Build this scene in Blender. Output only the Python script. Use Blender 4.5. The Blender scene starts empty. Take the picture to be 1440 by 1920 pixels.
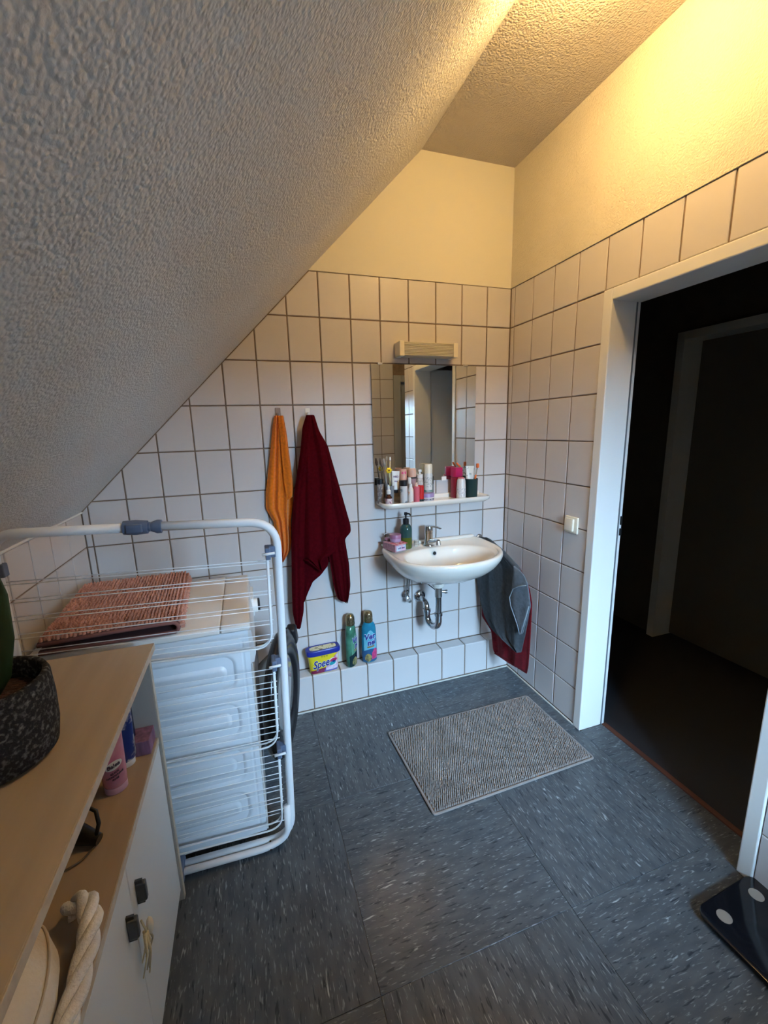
import bpy, bmesh, math, random
from mathutils import Vector, Matrix
R = math.radians
SC = bpy.context.scene
COL = SC.collection

# ------------------------------------------------------------------ camera
AZ, EL, RO = 0.3159, -0.1978, -0.0261
CP = Vector((-1.4569, -2.1135, 1.4928))
fw = Vector((math.sin(AZ)*math.cos(EL), math.cos(AZ)*math.cos(EL), math.sin(EL)))
rt = Vector((math.cos(AZ), -math.sin(AZ), 0)); up = rt.cross(fw)
r2 = rt*math.cos(RO) + up*math.sin(RO); u2 = -rt*math.sin(RO) + up*math.cos(RO)
cam_d = bpy.data.cameras.new('camera'); cam = bpy.data.objects.new('camera', cam_d); COL.objects.link(cam)
cam_d.sensor_fit = 'VERTICAL'; cam_d.sensor_height = 24.0; cam_d.lens = 778.25/1920*24.0
cam_d.clip_start = 0.02
M = Matrix((r2, u2, -fw)).transposed().to_4x4(); M.translation = CP
cam.matrix_world = M
SC.camera = cam

# ------------------------------------------------------------------ world, lights, exposure
SC.view_settings.view_transform = 'Standard'; SC.view_settings.look = 'None'
SC.view_settings.exposure = 0.0; SC.view_settings.gamma = 1.0; SC.view_settings.use_curve_mapping = False
SC.cycles.use_denoising = True
SC.cycles.max_bounces = 10; SC.cycles.diffuse_bounces = 5
SC.cycles.sample_clamp_indirect = 25.0
w = bpy.data.worlds.new('sky'); SC.world = w; w.use_nodes = True
w.node_tree.nodes['Background'].inputs[0].default_value = (0.42, 0.62, 1.0, 1)
w.node_tree.nodes['Background'].inputs[1].default_value = 0.9
# sky light: a large cool source outdoors, high beyond the rear window, so that daylight falls steeply in through it
ld = bpy.data.lights.new('daylight', 'AREA'); ld.shape = 'RECTANGLE'; ld.size = 4.0; ld.size_y = 4.2
ld.energy = 7000.0; ld.color = (0.45, 0.71, 1.0)
lo = bpy.data.objects.new('daylight', ld); COL.objects.link(lo)
lo.location = (0.10, -4.0, 3.35)
lo.rotation_euler = (R(90-38), 0, R(0))     # faces the window, tipped down
LAMP = Vector((-0.444, -1.04, 2.715)); LAMP_STRENGTH = 335.0
LAMP_COL = (1.0, 0.64, 0.24)

# ------------------------------------------------------------------ materials
MATS = {}
def mat(name, col, rough=0.5, metal=0.0, spec=0.5, var=0.0, vscale=8.0, bump=0.0, bscale=60.0, bdist=0.002,
        trans=0.0, coat=0.0, sheen=0.0, col2=None, stretch=None, emit=None, ior=1.45, alpha=1.0, thr=None):
    if name in MATS: return MATS[name]
    m = bpy.data.materials.new(name); m.use_nodes = True
    nt = m.node_tree; b = nt.nodes['Principled BSDF']; I = b.inputs
    c = (*col, 1)
    I['Base Color'].default_value = c; I['Roughness'].default_value = rough; I['Metallic'].default_value = metal
    I['Specular IOR Level'].default_value = spec; I['Transmission Weight'].default_value = trans
    I['Coat Weight'].default_value = coat; I['Sheen Weight'].default_value = sheen; I['IOR'].default_value = ior
    I['Alpha'].default_value = alpha
    tc = nt.nodes.new('ShaderNodeTexCoord'); vec = tc.outputs['Object']
    if stretch:
        mp = nt.nodes.new('ShaderNodeMapping'); mp.inputs['Scale'].default_value = stretch
        nt.links.new(vec, mp.inputs[0]); vec = mp.outputs[0]
    if var > 0 or col2:
        n = nt.nodes.new('ShaderNodeTexNoise'); n.inputs['Scale'].default_value = vscale; n.inputs['Detail'].default_value = 5
        nt.links.new(vec, n.inputs['Vector'])
        r = nt.nodes.new('ShaderNodeValToRGB'); nt.links.new(n.outputs['Fac'], r.inputs[0])
        lo_, hi_ = (thr or (0.3, 0.7))
        r.color_ramp.elements[0].position = lo_; r.color_ramp.elements[1].position = hi_
        if col2:
            r.color_ramp.elements[0].color = c; r.color_ramp.elements[1].color = (*col2, 1)
        else:
            r.color_ramp.elements[0].color = tuple(min(1, x*(1-var)) for x in col)+(1,)
            r.color_ramp.elements[1].color = tuple(min(1, x*(1+var)) for x in col)+(1,)
        nt.links.new(r.outputs[0], I['Base Color'])
    if bump > 0:
        n = nt.nodes.new('ShaderNodeTexNoise'); n.inputs['Scale'].default_value = bscale; n.inputs['Detail'].default_value = 4
        nt.links.new(vec, n.inputs['Vector'])
        bp = nt.nodes.new('ShaderNodeBump'); bp.inputs['Strength'].default_value = bump; bp.inputs['Distance'].default_value = bdist
        nt.links.new(n.outputs['Fac'], bp.inputs['Height']); nt.links.new(bp.outputs[0], I['Normal'])
    if emit:
        I['Emission Color'].default_value = (*emit[0], 1); I['Emission Strength'].default_value = emit[1]
    MATS[name] = m
    return m

def plaster_mat(name, col, scale, dist):
    m = mat(name, col, rough=0.92, spec=0.2, var=0.05, vscale=3)
    nt = m.node_tree; b = nt.nodes['Principled BSDF']
    tc = nt.nodes['Texture Coordinate']
    v = nt.nodes.new('ShaderNodeTexVoronoi'); v.feature = 'SMOOTH_F1'; v.inputs['Scale'].default_value = scale
    v.inputs['Smoothness'].default_value = 0.6
    n0 = nt.nodes.new('ShaderNodeTexNoise'); n0.inputs['Scale'].default_value = scale*0.6; n0.inputs['Detail'].default_value = 3
    mx = nt.nodes.new('ShaderNodeMix'); mx.data_type = 'VECTOR'; mx.inputs[0].default_value = 0.005
    nt.links.new(tc.outputs['Object'], mx.inputs[4]); nt.links.new(n0.outputs['Color'], mx.inputs[5])
    nt.links.new(tc.outputs['Object'], n0.inputs['Vector']); nt.links.new(mx.outputs[1], v.inputs['Vector'])
    n = nt.nodes.new('ShaderNodeTexNoise'); n.inputs['Scale'].default_value = scale*0.45; n.inputs['Detail'].default_value = 6
    nt.links.new(tc.outputs['Object'], n.inputs['Vector'])
    ma = nt.nodes.new('ShaderNodeMath'); ma.operation = 'MULTIPLY_ADD'
    nt.links.new(v.outputs['Distance'], ma.inputs[0]); ma.inputs[1].default_value = -1.1
    nt.links.new(n.outputs['Fac'], ma.inputs[2])
    bp = nt.nodes.new('ShaderNodeBump'); bp.inputs['Strength'].default_value = 1.0; bp.inputs['Distance'].default_value = dist
    nt.links.new(ma.outputs[0], bp.inputs['Height']); nt.links.new(bp.outputs[0], b.inputs['Normal'])
    return m

def vinyl_mat(name, along_y):
    m = mat(name, (0.07, 0.085, 0.10), rough=0.33, spec=0.40, bump=0.12, bscale=45, bdist=0.001)
    nt = m.node_tree; b = nt.nodes['Principled BSDF']; tc = nt.nodes['Texture Coordinate']
    def noise(sx, sy, sc, det=3, off=0.0, dist=0.0):
        mp = nt.nodes.new('ShaderNodeMapping')
        mp.inputs['Scale'].default_value = (sx, sy, 1) if along_y else (sy, sx, 1)
        mp.inputs['Location'].default_value = (off, off*1.7, 0); mp.inputs['Rotation'].default_value = (0, 0, 0.12)
        nt.links.new(tc.outputs['Object'], mp.inputs[0])
        n = nt.nodes.new('ShaderNodeTexNoise'); n.inputs['Scale'].default_value = sc; n.inputs['Detail'].default_value = det
        n.inputs['Distortion'].default_value = dist
        nt.links.new(mp.outputs[0], n.inputs['Vector']); return n.outputs['Fac']
    def ramp(src, p0, p1):
        r = nt.nodes.new('ShaderNodeValToRGB'); r.color_ramp.elements[0].position = p0; r.color_ramp.elements[1].position = p1
        nt.links.new(src, r.inputs[0]); return r.outputs[0]
    def mix(fac, a, bcol):
        x = nt.nodes.new('ShaderNodeMix'); x.data_type = 'RGBA'
        nt.links.new(fac, x.inputs[0]) 
        if isinstance(a, tuple): x.inputs[6].default_value = a
        else: nt.links.new(a, x.inputs[6])
        x.inputs[7].default_value = bcol
        return x.outputs[2]
    c = mix(ramp(noise(30, 7, 1.2, 4), 0.35, 0.65), (0.062, 0.070, 0.079, 1), (0.094, 0.105, 0.115, 1))
    c = mix(ramp(noise(110, 17, 1.0, 2, 3.1, 0.4), 0.61, 0.68), c, (0.025, 0.03, 0.04, 1))
    c = mix(ramp(noise(200, 34, 1.0, 2, 5.3, 0.5), 0.60, 0.72), c, (0.24, 0.26, 0.275, 1))
    c = mix(ramp(noise(90, 15, 1.0, 3, 9.7, 0.6), 0.665, 0.76), c, (0.40, 0.43, 0.44, 1))
    nt.links.new(c, b.inputs['Base Color'])
    return m

TILE = mat('glazed_tile', (0.60, 0.562, 0.545), rough=0.36, spec=0.5, var=0.03, vscale=1.5, bump=0.25, bscale=9, bdist=0.002)
GROUT = mat('grout', (0.22, 0.155, 0.11), rough=0.9, var=0.2, vscale=20, bump=0.3, bscale=200)
PL_SLOPE = plaster_mat('sprayed_plaster_slope', (0.68, 0.66, 0.63), 150, 0.0026)
PL_CEIL = plaster_mat('sprayed_plaster_ceiling', (0.58, 0.53, 0.46), 150, 0.0026)
PL_WALL = plaster_mat('roughcast_wall', (0.66, 0.61, 0.50), 190, 0.0017)
PL_SMOOTH = mat('smooth_wall_paint', (0.70, 0.66, 0.55), rough=0.85, bump=0.4, bscale=40, bdist=0.001)
WHITE_LACQ = mat('white_door_lacquer', (0.74, 0.73, 0.70), rough=0.38, bump=0.1, bscale=30, bdist=0.0006)
CAULK = mat('silicone', (0.60, 0.57, 0.52), rough=0.5)
VIN_Y = vinyl_mat('vinyl_streaks_lengthwise', True); VIN_X = vinyl_mat('vinyl_streaks_crosswise', False)
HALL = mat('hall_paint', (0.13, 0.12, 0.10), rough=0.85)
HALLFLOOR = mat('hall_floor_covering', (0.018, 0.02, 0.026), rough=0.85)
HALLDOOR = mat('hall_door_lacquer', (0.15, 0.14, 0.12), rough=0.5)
PORC = mat('porcelain', (0.80, 0.75, 0.67), rough=0.12, spec=0.6, coat=0.4)
CHROME = mat('chrome', (0.62, 0.62, 0.63), rough=0.12, metal=1.0)
STEEL = mat('brushed_steel', (0.55, 0.54, 0.52), rough=0.35, metal=1.0)
BLACKPL = mat('black_plastic', (0.012, 0.012, 0.014), rough=0.32)
WHITEPL = mat('white_plastic', (0.78, 0.77, 0.74), rough=0.35)
CREAMPL = mat('cream_plastic', (0.80, 0.74, 0.60), rough=0.35)
ENAMEL = mat('white_enamel', (0.74, 0.78, 0.82), rough=0.3)
RACKW = mat('rack_white_powdercoat', (0.80, 0.81, 0.82), rough=0.35)
GREYBLUE = mat('grey_blue_plastic', (0.12, 0.155, 0.235), rough=0.45)
BEECH = mat('beech_laminate', (0.47, 0.385, 0.29), rough=0.45, col2=(0.40, 0.32, 0.235), stretch=(14, 1.2, 14), vscale=2.2, thr=(0.25, 0.8))
BEECH_EDGE = mat('beech_edge_band', (0.50, 0.42, 0.32), rough=0.5, var=0.12, vscale=60)
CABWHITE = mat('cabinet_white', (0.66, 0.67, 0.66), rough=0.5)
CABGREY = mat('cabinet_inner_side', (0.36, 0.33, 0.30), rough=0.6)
HANDLE = mat('dark_grey_handle', (0.08, 0.09, 0.10), rough=0.35, metal=0.6)
CLEARPL = mat('clear_plastic', (0.9, 0.9, 0.88), rough=0.08, trans=0.85, ior=1.3)
MIRROR = mat('silvered_glass', (0.80, 0.82, 0.79), rough=0.01, metal=1.0)

def window_glass():
    if 'window_glass' in MATS: return MATS['window_glass']
    m = bpy.data.materials.new('window_glass'); m.use_nodes = True; nt = m.node_tree; nt.nodes.clear()
    o = nt.nodes.new('ShaderNodeOutputMaterial'); mx = nt.nodes.new('ShaderNodeMixShader'); fr = nt.nodes.new('ShaderNodeFresnel')
    tr = nt.nodes.new('ShaderNodeBsdfTransparent'); gl = nt.nodes.new('ShaderNodeBsdfGlossy'); gl.inputs['Roughness'].default_value = 0.02
    tr.inputs[0].default_value = (0.94, 0.96, 0.97, 1)
    nt.links.new(fr.outputs[0], mx.inputs[0]); nt.links.new(tr.outputs[0], mx.inputs[1]); nt.links.new(gl.outputs[0], mx.inputs[2]); nt.links.new(mx.outputs[0], o.inputs[0])
    MATS['window_glass'] = m; return m
# ------------------------------------------------------------------ helpers
def setp(o, label=None, cat=None, group=None, kind=None):
    if label: o['label'] = label
    if cat: o['category'] = cat
    if group: o['group'] = group
    if kind: o['kind'] = kind
    return o
def thing(name, label, cat, loc=(0, 0, 0), rotz=0.0, group=None):
    o = bpy.data.objects.new(name, None); o.empty_display_size = 0.05; COL.objects.link(o)
    o.location = loc; o.rotation_euler = (0, 0, rotz)
    o['_m'] = 1
    return setp(o, label, cat, group)
def pmat(o):
    m = Matrix.Translation(o.location) @ o.rotation_euler.to_matrix().to_4x4()
    return m
def obj(name, bm, m, parent=None, world=False, smooth=False, label=None, kind=None, loc=None, auto=None):
    """link a bmesh as ONE mesh object; world=True means vertices are in world space although a placed parent exists"""
    if isinstance(bm, bpy.types.Mesh): me = bm
    else:
        me = bpy.data.meshes.new(name)
        bmesh.ops.recalc_face_normals(bm, faces=bm.faces)
        if smooth:
            for f in bm.faces: f.smooth = True
            if auto:
                for e in bm.edges:
                    if len(e.link_faces) == 2 and e.calc_face_angle(0) > R(auto): e.smooth = False
        bm.to_mesh(me); bm.free()
        for mm in (m if isinstance(m, (list, tuple)) else [m]): me.materials.append(mm)
    o = bpy.data.objects.new(name, me); COL.objects.link(o)
    if loc is not None: o.location = loc
    if parent is not None:
        o.parent = parent
        if world:
            root = parent; mm = Matrix.Identity(4)
            o.matrix_parent_inverse = wm(parent).inverted()
    if label: o['label'] = label
    if kind: o['kind'] = kind
    return o
def wm(o):
    m = Matrix.Translation(o.location) @ o.rotation_euler.to_matrix().to_4x4()
    if o.parent: m = wm(o.parent) @ o.matrix_parent_inverse @ m
    return m
def B(): return bmesh.new()
def box(bm, x0, x1, y0, y1, z0, z1, bev=0.0, mi=0, seg=2, mtx=None):
    vs = [bm.verts.new((x, y, z)) for x in (x0, x1) for y in (y0, y1) for z in (z0, z1)]
    fs = []
    for q in ((0, 1, 3, 2), (4, 6, 7, 5), (0, 4, 5, 1), (2, 3, 7, 6), (0, 2, 6, 4), (1, 5, 7, 3)):
        f = bm.faces.new([vs[i] for i in q]); f.material_index = mi; fs.append(f)
    if bev > 0:
        es = list({e for f in fs for e in f.edges})
        r = bmesh.ops.bevel(bm, geom=es, offset=bev, segments=seg, affect='EDGES', profile=0.5)
        for f in r['faces']: f.material_index = mi
        vs = list({v for f in r['faces'] for v in f.verts} | {v for v in vs if v.is_valid})
    if mtx is not None:
        bmesh.ops.transform(bm, matrix=mtx, verts=[v for v in vs if v.is_valid])
    return bm
def boxbm(*a, **k): return box(B(), *a, **k)
def rings(bm, rs, cap0=True, cap1=True, closed=True, mi=0):
    """loft rings (lists of Vectors of equal length)"""
    vr = [[bm.verts.new(p) for p in r] for r in rs]
    n = len(rs[0])
    for a, b in zip(vr[:-1], vr[1:]):
        for i in range(n if closed else n-1):
            j = (i+1) % n
            f = bm.faces.new((a[i], a[j], b[j], b[i])); f.material_index = mi
    if cap0 and closed: bm.faces.new(list(reversed(vr[0]))).material_index = mi
    if cap1 and closed: bm.faces.new(vr[-1]).material_index = mi
    return bm
def lathe(bm, prof, n=24, mtx=None, mi=0, cap=True):
    rs = []
    for r, z in prof:
        rs.append([Vector((max(r, 1e-5)*math.cos(2*math.pi*i/n), max(r, 1e-5)*math.sin(2*math.pi*i/n), z)) for i in range(n)])
    if mtx is not None: rs = [[mtx @ p for p in r] for r in rs]
    return rings(bm, rs, cap, cap, mi=mi)
def tube(bm, pts, r, n=8, closed=False, mi=0, cap=True):
    pts = [Vector(p) for p in pts]; N = len(pts); rs = []
    rad = r if isinstance(r, (list, tuple)) else [r]*N
    prev = None
    for i, p in enumerate(pts):
        if closed: t = (pts[(i+1) % N]-pts[i-1])
        else: t = pts[min(i+1, N-1)]-pts[max(i-1, 0)]
        t.normalize()
        if prev is None:
            a = Vector((0, 0, 1)) if abs(t.z) < 0.9 else Vector((1, 0, 0))
            u = t.cross(a).normalized()
        else:
            u = (prev - t*prev.dot(t)).normalized()
        prev = u; v = t.cross(u)
        rs.append([p + (u*math.cos(2*math.pi*k/n)+v*math.sin(2*math.pi*k/n))*rad[i] for k in range(n)])
    if closed: rs.append(rs[0]); 
    return rings(bm, rs, cap and not closed, cap and not closed, mi=mi)
def arc(c, a0, a1, r, n, U, V):
    return [Vector(c)+Vector(U)*math.cos(a0+(a1-a0)*i/n)*r+Vector(V)*math.sin(a0+(a1-a0)*i/n)*r for i in range(n+1)]
def fillet(pts, r, n=5, closed=False):
    pts = [Vector(p) for p in pts]; out = []; N = len(pts)
    for i, p in enumerate(pts):
        if not closed and i in (0, N-1): out.append(p); continue
        a = (pts[i-1]-p); b = (pts[(i+1) % N]-p); la, lb = a.length, b.length
        a.normalize(); b.normalize(); d = min(r, la*0.49, lb*0.49)
        A, Bp = p+a*d, p+b*d
        for k in range(n+1):
            t = k/n; out.append(A*(1-t)**2 + p*2*t*(1-t) + Bp*t*t)
    return out
def sellipse(a, b, n, e=2.0, cx=0, cy=0, z=0):
    out = []
    for i in range(n):
        t = 2*math.pi*i/n; c, s = math.cos(t), math.sin(t)
        r = 1/((abs(c)**e+abs(s)**e)**(1/e)); out.append(Vector((cx+a*r*c, cy+b*r*s, z)))
    return out
def loft(bm, secs, n=32, e=2.0, mtx=None, mi=0):
    rs = [sellipse(s[1], s[2], n, s[3] if len(s) > 3 else e, z=s[0]) for s in secs]
    if mtx is not None: rs = [[mtx @ p for p in r] for r in rs]
    return rings(bm, rs, mi=mi)
def prism(bm, poly, w0, w1, F, mi=0, inset=0.0, bevh=0.0):
    """poly of (u,v); F(u,v,w)->xyz ; optional bevel on the w1 side"""
    def off(pl, d):
        out = []; n = len(pl)
        ar = sum(pl[i][0]*pl[(i+1) % n][1]-pl[(i+1) % n][0]*pl[i][1] for i in range(n)); sg = 1 if ar > 0 else -1
        for i in range(n):
            p0, p1, p2 = Vector(pl[i-1]), Vector(pl[i]), Vector(pl[(i+1) % n])
            d1 = (p1-p0).normalized(); d2 = (p2-p1).normalized()
            n1 = Vector((-d1.y, d1.x))*sg; n2 = Vector((-d2.y, d2.x))*sg
            k = 1+n1.dot(n2)
            out.append(tuple(p1+(n1+n2)*(d/max(k, 0.25))))
        return out
    rs = [[Vector(F(u, v, w0)) for u, v in poly]]
    if inset > 0:
        rs.append([Vector(F(u, v, w1-bevh)) for u, v in poly])
        rs.append([Vector(F(u, v, w1)) for u, v in off(poly, inset)])
    else: rs.append([Vector(F(u, v, w1)) for u, v in poly])
    return rings(bm, rs, mi=mi)
def clip(poly, a, b, c):
    """keep a*u+b*v<=c"""
    out = []; n = len(poly)
    for i in range(n):
        p, q = poly[i], poly[(i+1) % n]; dp = a*p[0]+b*p[1]-c; dq = a*q[0]+b*q[1]-c
        if dp <= 0: out.append(p)
        if (dp < 0 < dq) or (dq < 0 < dp):
            t = dp/(dp-dq); out.append((p[0]+(q[0]-p[0])*t, p[1]+(q[1]-p[1])*t))
    res = []
    for p in out:
        if not res or (abs(p[0]-res[-1][0])+abs(p[1]-res[-1][1])) > 1e-4: res.append(p)
    if len(res) > 1 and (abs(res[0][0]-res[-1][0])+abs(res[0][1]-res[-1][1])) < 1e-4: res.pop()
    return res
def area(poly): return abs(sum(poly[i][0]*poly[(i+1) % len(poly)][1]-poly[(i+1) % len(poly)][0]*poly[i][1] for i in range(len(poly))))/2
def text_bm(s, size, F, bold=0.0, thick=0.0004, shear=0.0, align='CENTER', space=1.0, sx=1.0):
    c = bpy.data.curves.new('t', 'FONT'); c.body = s; c.size = size; c.align_x = align; c.align_y = 'CENTER'
    c.offset = bold; c.shear = shear; c.extrude = thick; c.resolution_u = 3; c.space_character = space
    o = bpy.data.objects.new('t', c); COL.objects.link(o)
    dg = bpy.context.evaluated_depsgraph_get(); dg.update()
    me = bpy.data.meshes.new_from_object(o.evaluated_get(dg)); bm = B(); bm.from_mesh(me)
    bpy.data.objects.remove(o); bpy.data.curves.remove(c); bpy.data.meshes.remove(me)
    for v in bm.verts: v.co = Vector(F(v.co.x*sx, v.co.y, v.co.z))
    return bm

# ------------------------------------------------------------------ room numbers
W = 2.163            # left wall x=-W
YR = -2.42           # rear wall
ZC = 2.803
SLX = -0.529         # where slope meets the flat ceiling
TOPZ = 2.2257; TV = 0.203
GAP = 0.0031
def zrow(r): return TOPZ-TV*r
tile_cache = {}
def put_tile(parent, u0, u1, v0, v1, side, planes=(), thick=0.0055, org=(0, 0, 0)):
    poly = [(u0+GAP, v0+GAP), (u1-GAP, v0+GAP), (u1-GAP, v1-GAP), (u0+GAP, v1-GAP)]
    full = True
    for pl in planes:
        q = clip(poly, *pl)
        if len(q) != len(poly) or any(abs(a[0]-b[0])+abs(a[1]-b[1]) > 1e-5 for a, b in zip(q, poly)): full = False
        poly = q
        if len(poly) < 3: return
    if area(poly) < 2e-4: return
    def F0(u, v, w):
        if side == 'back': return (u, -w, v)
        if side == 'rear': return (u, w, v)
        if side == 'right': return (-w, u, v)
        if side == 'left': return (w, u, v)
        if side == 'up': return (u, v, w)
    if full:
        key = (side, round(u1-u0, 4), round(v1-v0, 4))
        if key not in tile_cache:
            hu, hv = (u1-u0)/2-GAP, (v1-v0)/2-GAP
            bm = prism(B(), [(-hu, -hv), (hu, -hv), (hu, hv), (-hu, hv)], -thick, 0, F0, inset=0.0022, bevh=0.0016)
            o = obj('tile', bm, TILE); tile_cache[key] = o.data
            bpy.data.objects.remove(o)
        me = tile_cache[key]; cu, cv = (u0+u1)/2, (v0+v1)/2
    else:
        cu = sum(p[0] for p in poly)/len(poly); cv = sum(p[1] for p in poly)/len(poly)
        bm = prism(B(), [(p[0]-cu, p[1]-cv) for p in poly], -thick, 0, F0, inset=0.0018, bevh=0.0016)
        me = bpy.data.meshes.new('tile'); bmesh.ops.recalc_face_normals(bm, faces=bm.faces); bm.to_mesh(me); bm.free(); me.materials.append(TILE)
    o = bpy.data.objects.new('tile', me); COL.objects.link(o)
    c = F0(cu, cv, 0); o.location = (c[0]+org[0], c[1]+org[1], c[2]+org[2]); o.parent = parent
    return o
def struct(name, bm, m, label=None, parent=None, **k):
    o = obj(name, bm, m, parent, **k)
    if parent is None: o['kind'] = 'structure'
    if label: o['label'] = label
    return o

# ---- floor: vinyl sheets as parts
fl = struct('floor', boxbm(-W-0.1, 0.13, YR-0.1, 0.1, -0.08, -0.003), GROUT, 'bathroom floor of grey streaked vinyl tiles')
TS = 0.632
xs = [-1.237+TS*k for k in range(-2, 4)]; ys = [-1.305+TS*k for k in range(-2, 4)]
for i in range(5):
    for j in range(5):
        x0, x1 = max(xs[i], -W), min(xs[i+1], 0.0 if True else 0); y0, y1 = max(ys[j], YR), min(ys[j+1], -0.0809)
        if x1-x0 < 0.02 or y1-y0 < 0.02: continue
        m_ = VIN_X if (i+j) % 2 == 0 else VIN_Y
        g = 0.0006
        obj('vinyl_tile', boxbm(x0+g, x1-g, y0+g, y1-g, -0.003, 0.0, bev=0.0006, seg=1), m_, fl)
obj('vinyl_tile', boxbm(0.0006, 0.135, -1.3965, -0.6955, -0.003, 0.0, bev=0.0006, seg=1), VIN_X, fl)
# alcove floor strip
obj('vinyl_tile', boxbm(0.0006, 0.90, YR, -1.66, -0.003, 0.0), VIN_Y, fl)

# ---- back wall
wb = struct('wall_back', boxbm(-W-0.1, 0.1, 0.0045, 0.12, -0.05, ZC+0.1), GROUT, 'gable wall behind the sink, white tiles below, yellow lit paint above')
xl = [0.0]+[-(0.1485+0.1529*k) for k in range(14)]+[-W]
for r in range(0, 10):
    for c in range(len(xl)-1):
        put_tile(wb, xl[c+1], xl[c], max(zrow(r+1), 0.206), zrow(r), 'back', planes=[(-1, 1, 3.332-0.006)])
pl = clip(clip([(-W, TOPZ), (0, TOPZ), (0, ZC), (-W, ZC)], -1, 1, 3.332), 0, 1, ZC)
obj('plaster', prism(B(), pl, -0.02, 0.0015, lambda u, v, w: (u, -w, v)), PL_SMOOTH, wb)

# pipe ledge under the sink
lg = struct('trim_1', boxbm(-W, 0.0, -0.0765, 0.004, 0.0, 0.2015), GROUT, 'low tiled pipe ledge running along the foot of the back wall')
for c in range(len(xl)-1):
    put_tile(lg, xl[c+1], xl[c], 0.008, 0.2058, 'back', org=(0, -0.081, 0))
    put_tile(lg, xl[c+1], xl[c], -0.081+0.0, 0.0, 'up', org=(0, 0, 0.2060))
# ---- right wall with the door opening y -0.695..-1.397
wr_b = B()
box(wr_b, 0.0045, 0.13, -0.66, 0.12, -0.05, ZC+0.1)
box(wr_b, 0.0045, 0.13, -1.43, -0.66, 2.01, ZC+0.1)
box(wr_b, 0.0045, 0.13, -1.65, -1.43, -0.05, ZC+0.1)
wr = struct('wall_right', wr_b, GROUT, 'door wall on the right, grey white tiles below rough yellow lit plaster')
yl = [0.0]+[-(0.0336+0.1544*k) for k in range(5)]
for r in range(0, 11):
    for c in range(5):
        put_tile(wr, yl[c+1], yl[c], max(zrow(r+1), 0.008), zrow(r), 'right')
ya = [-(0.0336+0.1544*k) for k in range(4, 11)]; ya[-1] = -1.6515
for c in range(len(ya)-1):
    put_tile(wr, ya[c+1], ya[c], zrow(1), zrow(0), 'right')
yb = [-1.441, -1.5454, -1.6515]
for r in range(1, 11):
    for c in range(2):
        put_tile(wr, yb[c+1], yb[c], max(zrow(r+1), 0.008), zrow(r), 'right')
obj('plaster', boxbm(-0.0035, 0.02, -1.655, 0.0, TOPZ, ZC), PL_WALL, wr)
# ---- left knee wall
wl = struct('wall_left', boxbm(-W-0.12, -W-0.0045, YR, 0.1, -0.05, 1.30), GROUT, 'low tiled knee wall under the slope')
yk = [0.0]+[-(0.1699+0.1544*k) for k in range(15)]
for r in range(5, 11):
    for c in range(len(yk)-1):
        z1 = min(zrow(r), 1.162)
        if yk[c+1] < YR: continue
        put_tile(wl, yk[c+1], yk[c], max(zrow(r+1), 0.008), z1, 'left', org=(-W, 0, 0))
struct('trim_2', boxbm(-W-0.002, -W+0.006, YR, 0.0, 1.1625, 1.169, bev=0.001), WHITEPL, 'thin pale edge strip topping the knee wall tiles')
# slope
sl = B()
n_ = Vector((1, 0, -1)).normalized()
a_, b_ = Vector((-W-0.05, 0, 1.119)), Vector((SLX, 0, ZC)); th = 0.12
poly = [(a_.x, a_.z), (b_.x, b_.z), (b_.x, b_.z+0.17), (a_.x-0.0, a_.z+0.17)]
prism(sl, poly, YR-0.05, 0.1, lambda u, v, w: (u, w, v))
struct('wall_sloping', sl, PL_SLOPE, 'grey sloping attic ceiling with coarse sprayed plaster')
struct('ceiling', boxbm(SLX-0.0, 1.0, YR-0.05, 0.1, ZC, ZC+0.12), PL_CEIL, 'flat strip of rough sprayed plaster ceiling')
# ---- rear wall and alcove (seen in the mirror)
WX0, WX1, WZ0, WZ1 = -0.69, 0.165-0.1529*2, zrow(8), zrow(2)
rw = B()
box(rw, -W-0.1, WX0, YR-0.14, YR-0.0045, -0.05, ZC+0.1); box(rw, WX1, 0.165, YR-0.14, YR-0.0045, -0.05, ZC+0.1)
box(rw, WX0, WX1, YR-0.14, YR-0.0045, -0.05, WZ0); box(rw, WX0, WX1, YR-0.14, YR-0.0045, WZ1, ZC+0.1)
box(rw, 0.165, 1.0, YR-0.14, YR-0.0045, 2.07, ZC+0.1)
wre = struct('wall_rear', rw, GROUT, 'tiled rear wall seen in the mirror')
xr = sorted([0.165-0.1529*k for k in range(0, 16)]+[WX0], reverse=True)
for r in range(0, 11):
    for c in range(len(xr)-1):
        if WX0-1e-4 <= xr[c+1] and xr[c] <= WX1+1e-4 and 2 <= r < 8: continue
        put_tile(wre, max(xr[c+1], -W), xr[c], max(zrow(r+1), 0.008), zrow(r), 'rear', planes=[(-1, 1, 3.332-0.006)], org=(0, YR, 0))
pl = clip([(-W, TOPZ), (0.9, TOPZ), (0.9, ZC), (-W, ZC)], -1, 1, 3.332)
obj('plaster', prism(B(), pl, -0.02, 0.0015, lambda u, v, w: (u, YR+w, v)), PL_SMOOTH, wre)
ab = B(); box(ab, 0.9, 1.0, YR-0.1, -1.6, -0.05, ZC); box(ab, 0.13, 0.9, -1.6455, -1.60, -0.05, ZC)
struct('wall_alcove', ab, PL_SMOOTH, 'plain walls of the alcove beside the rear door')
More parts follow.
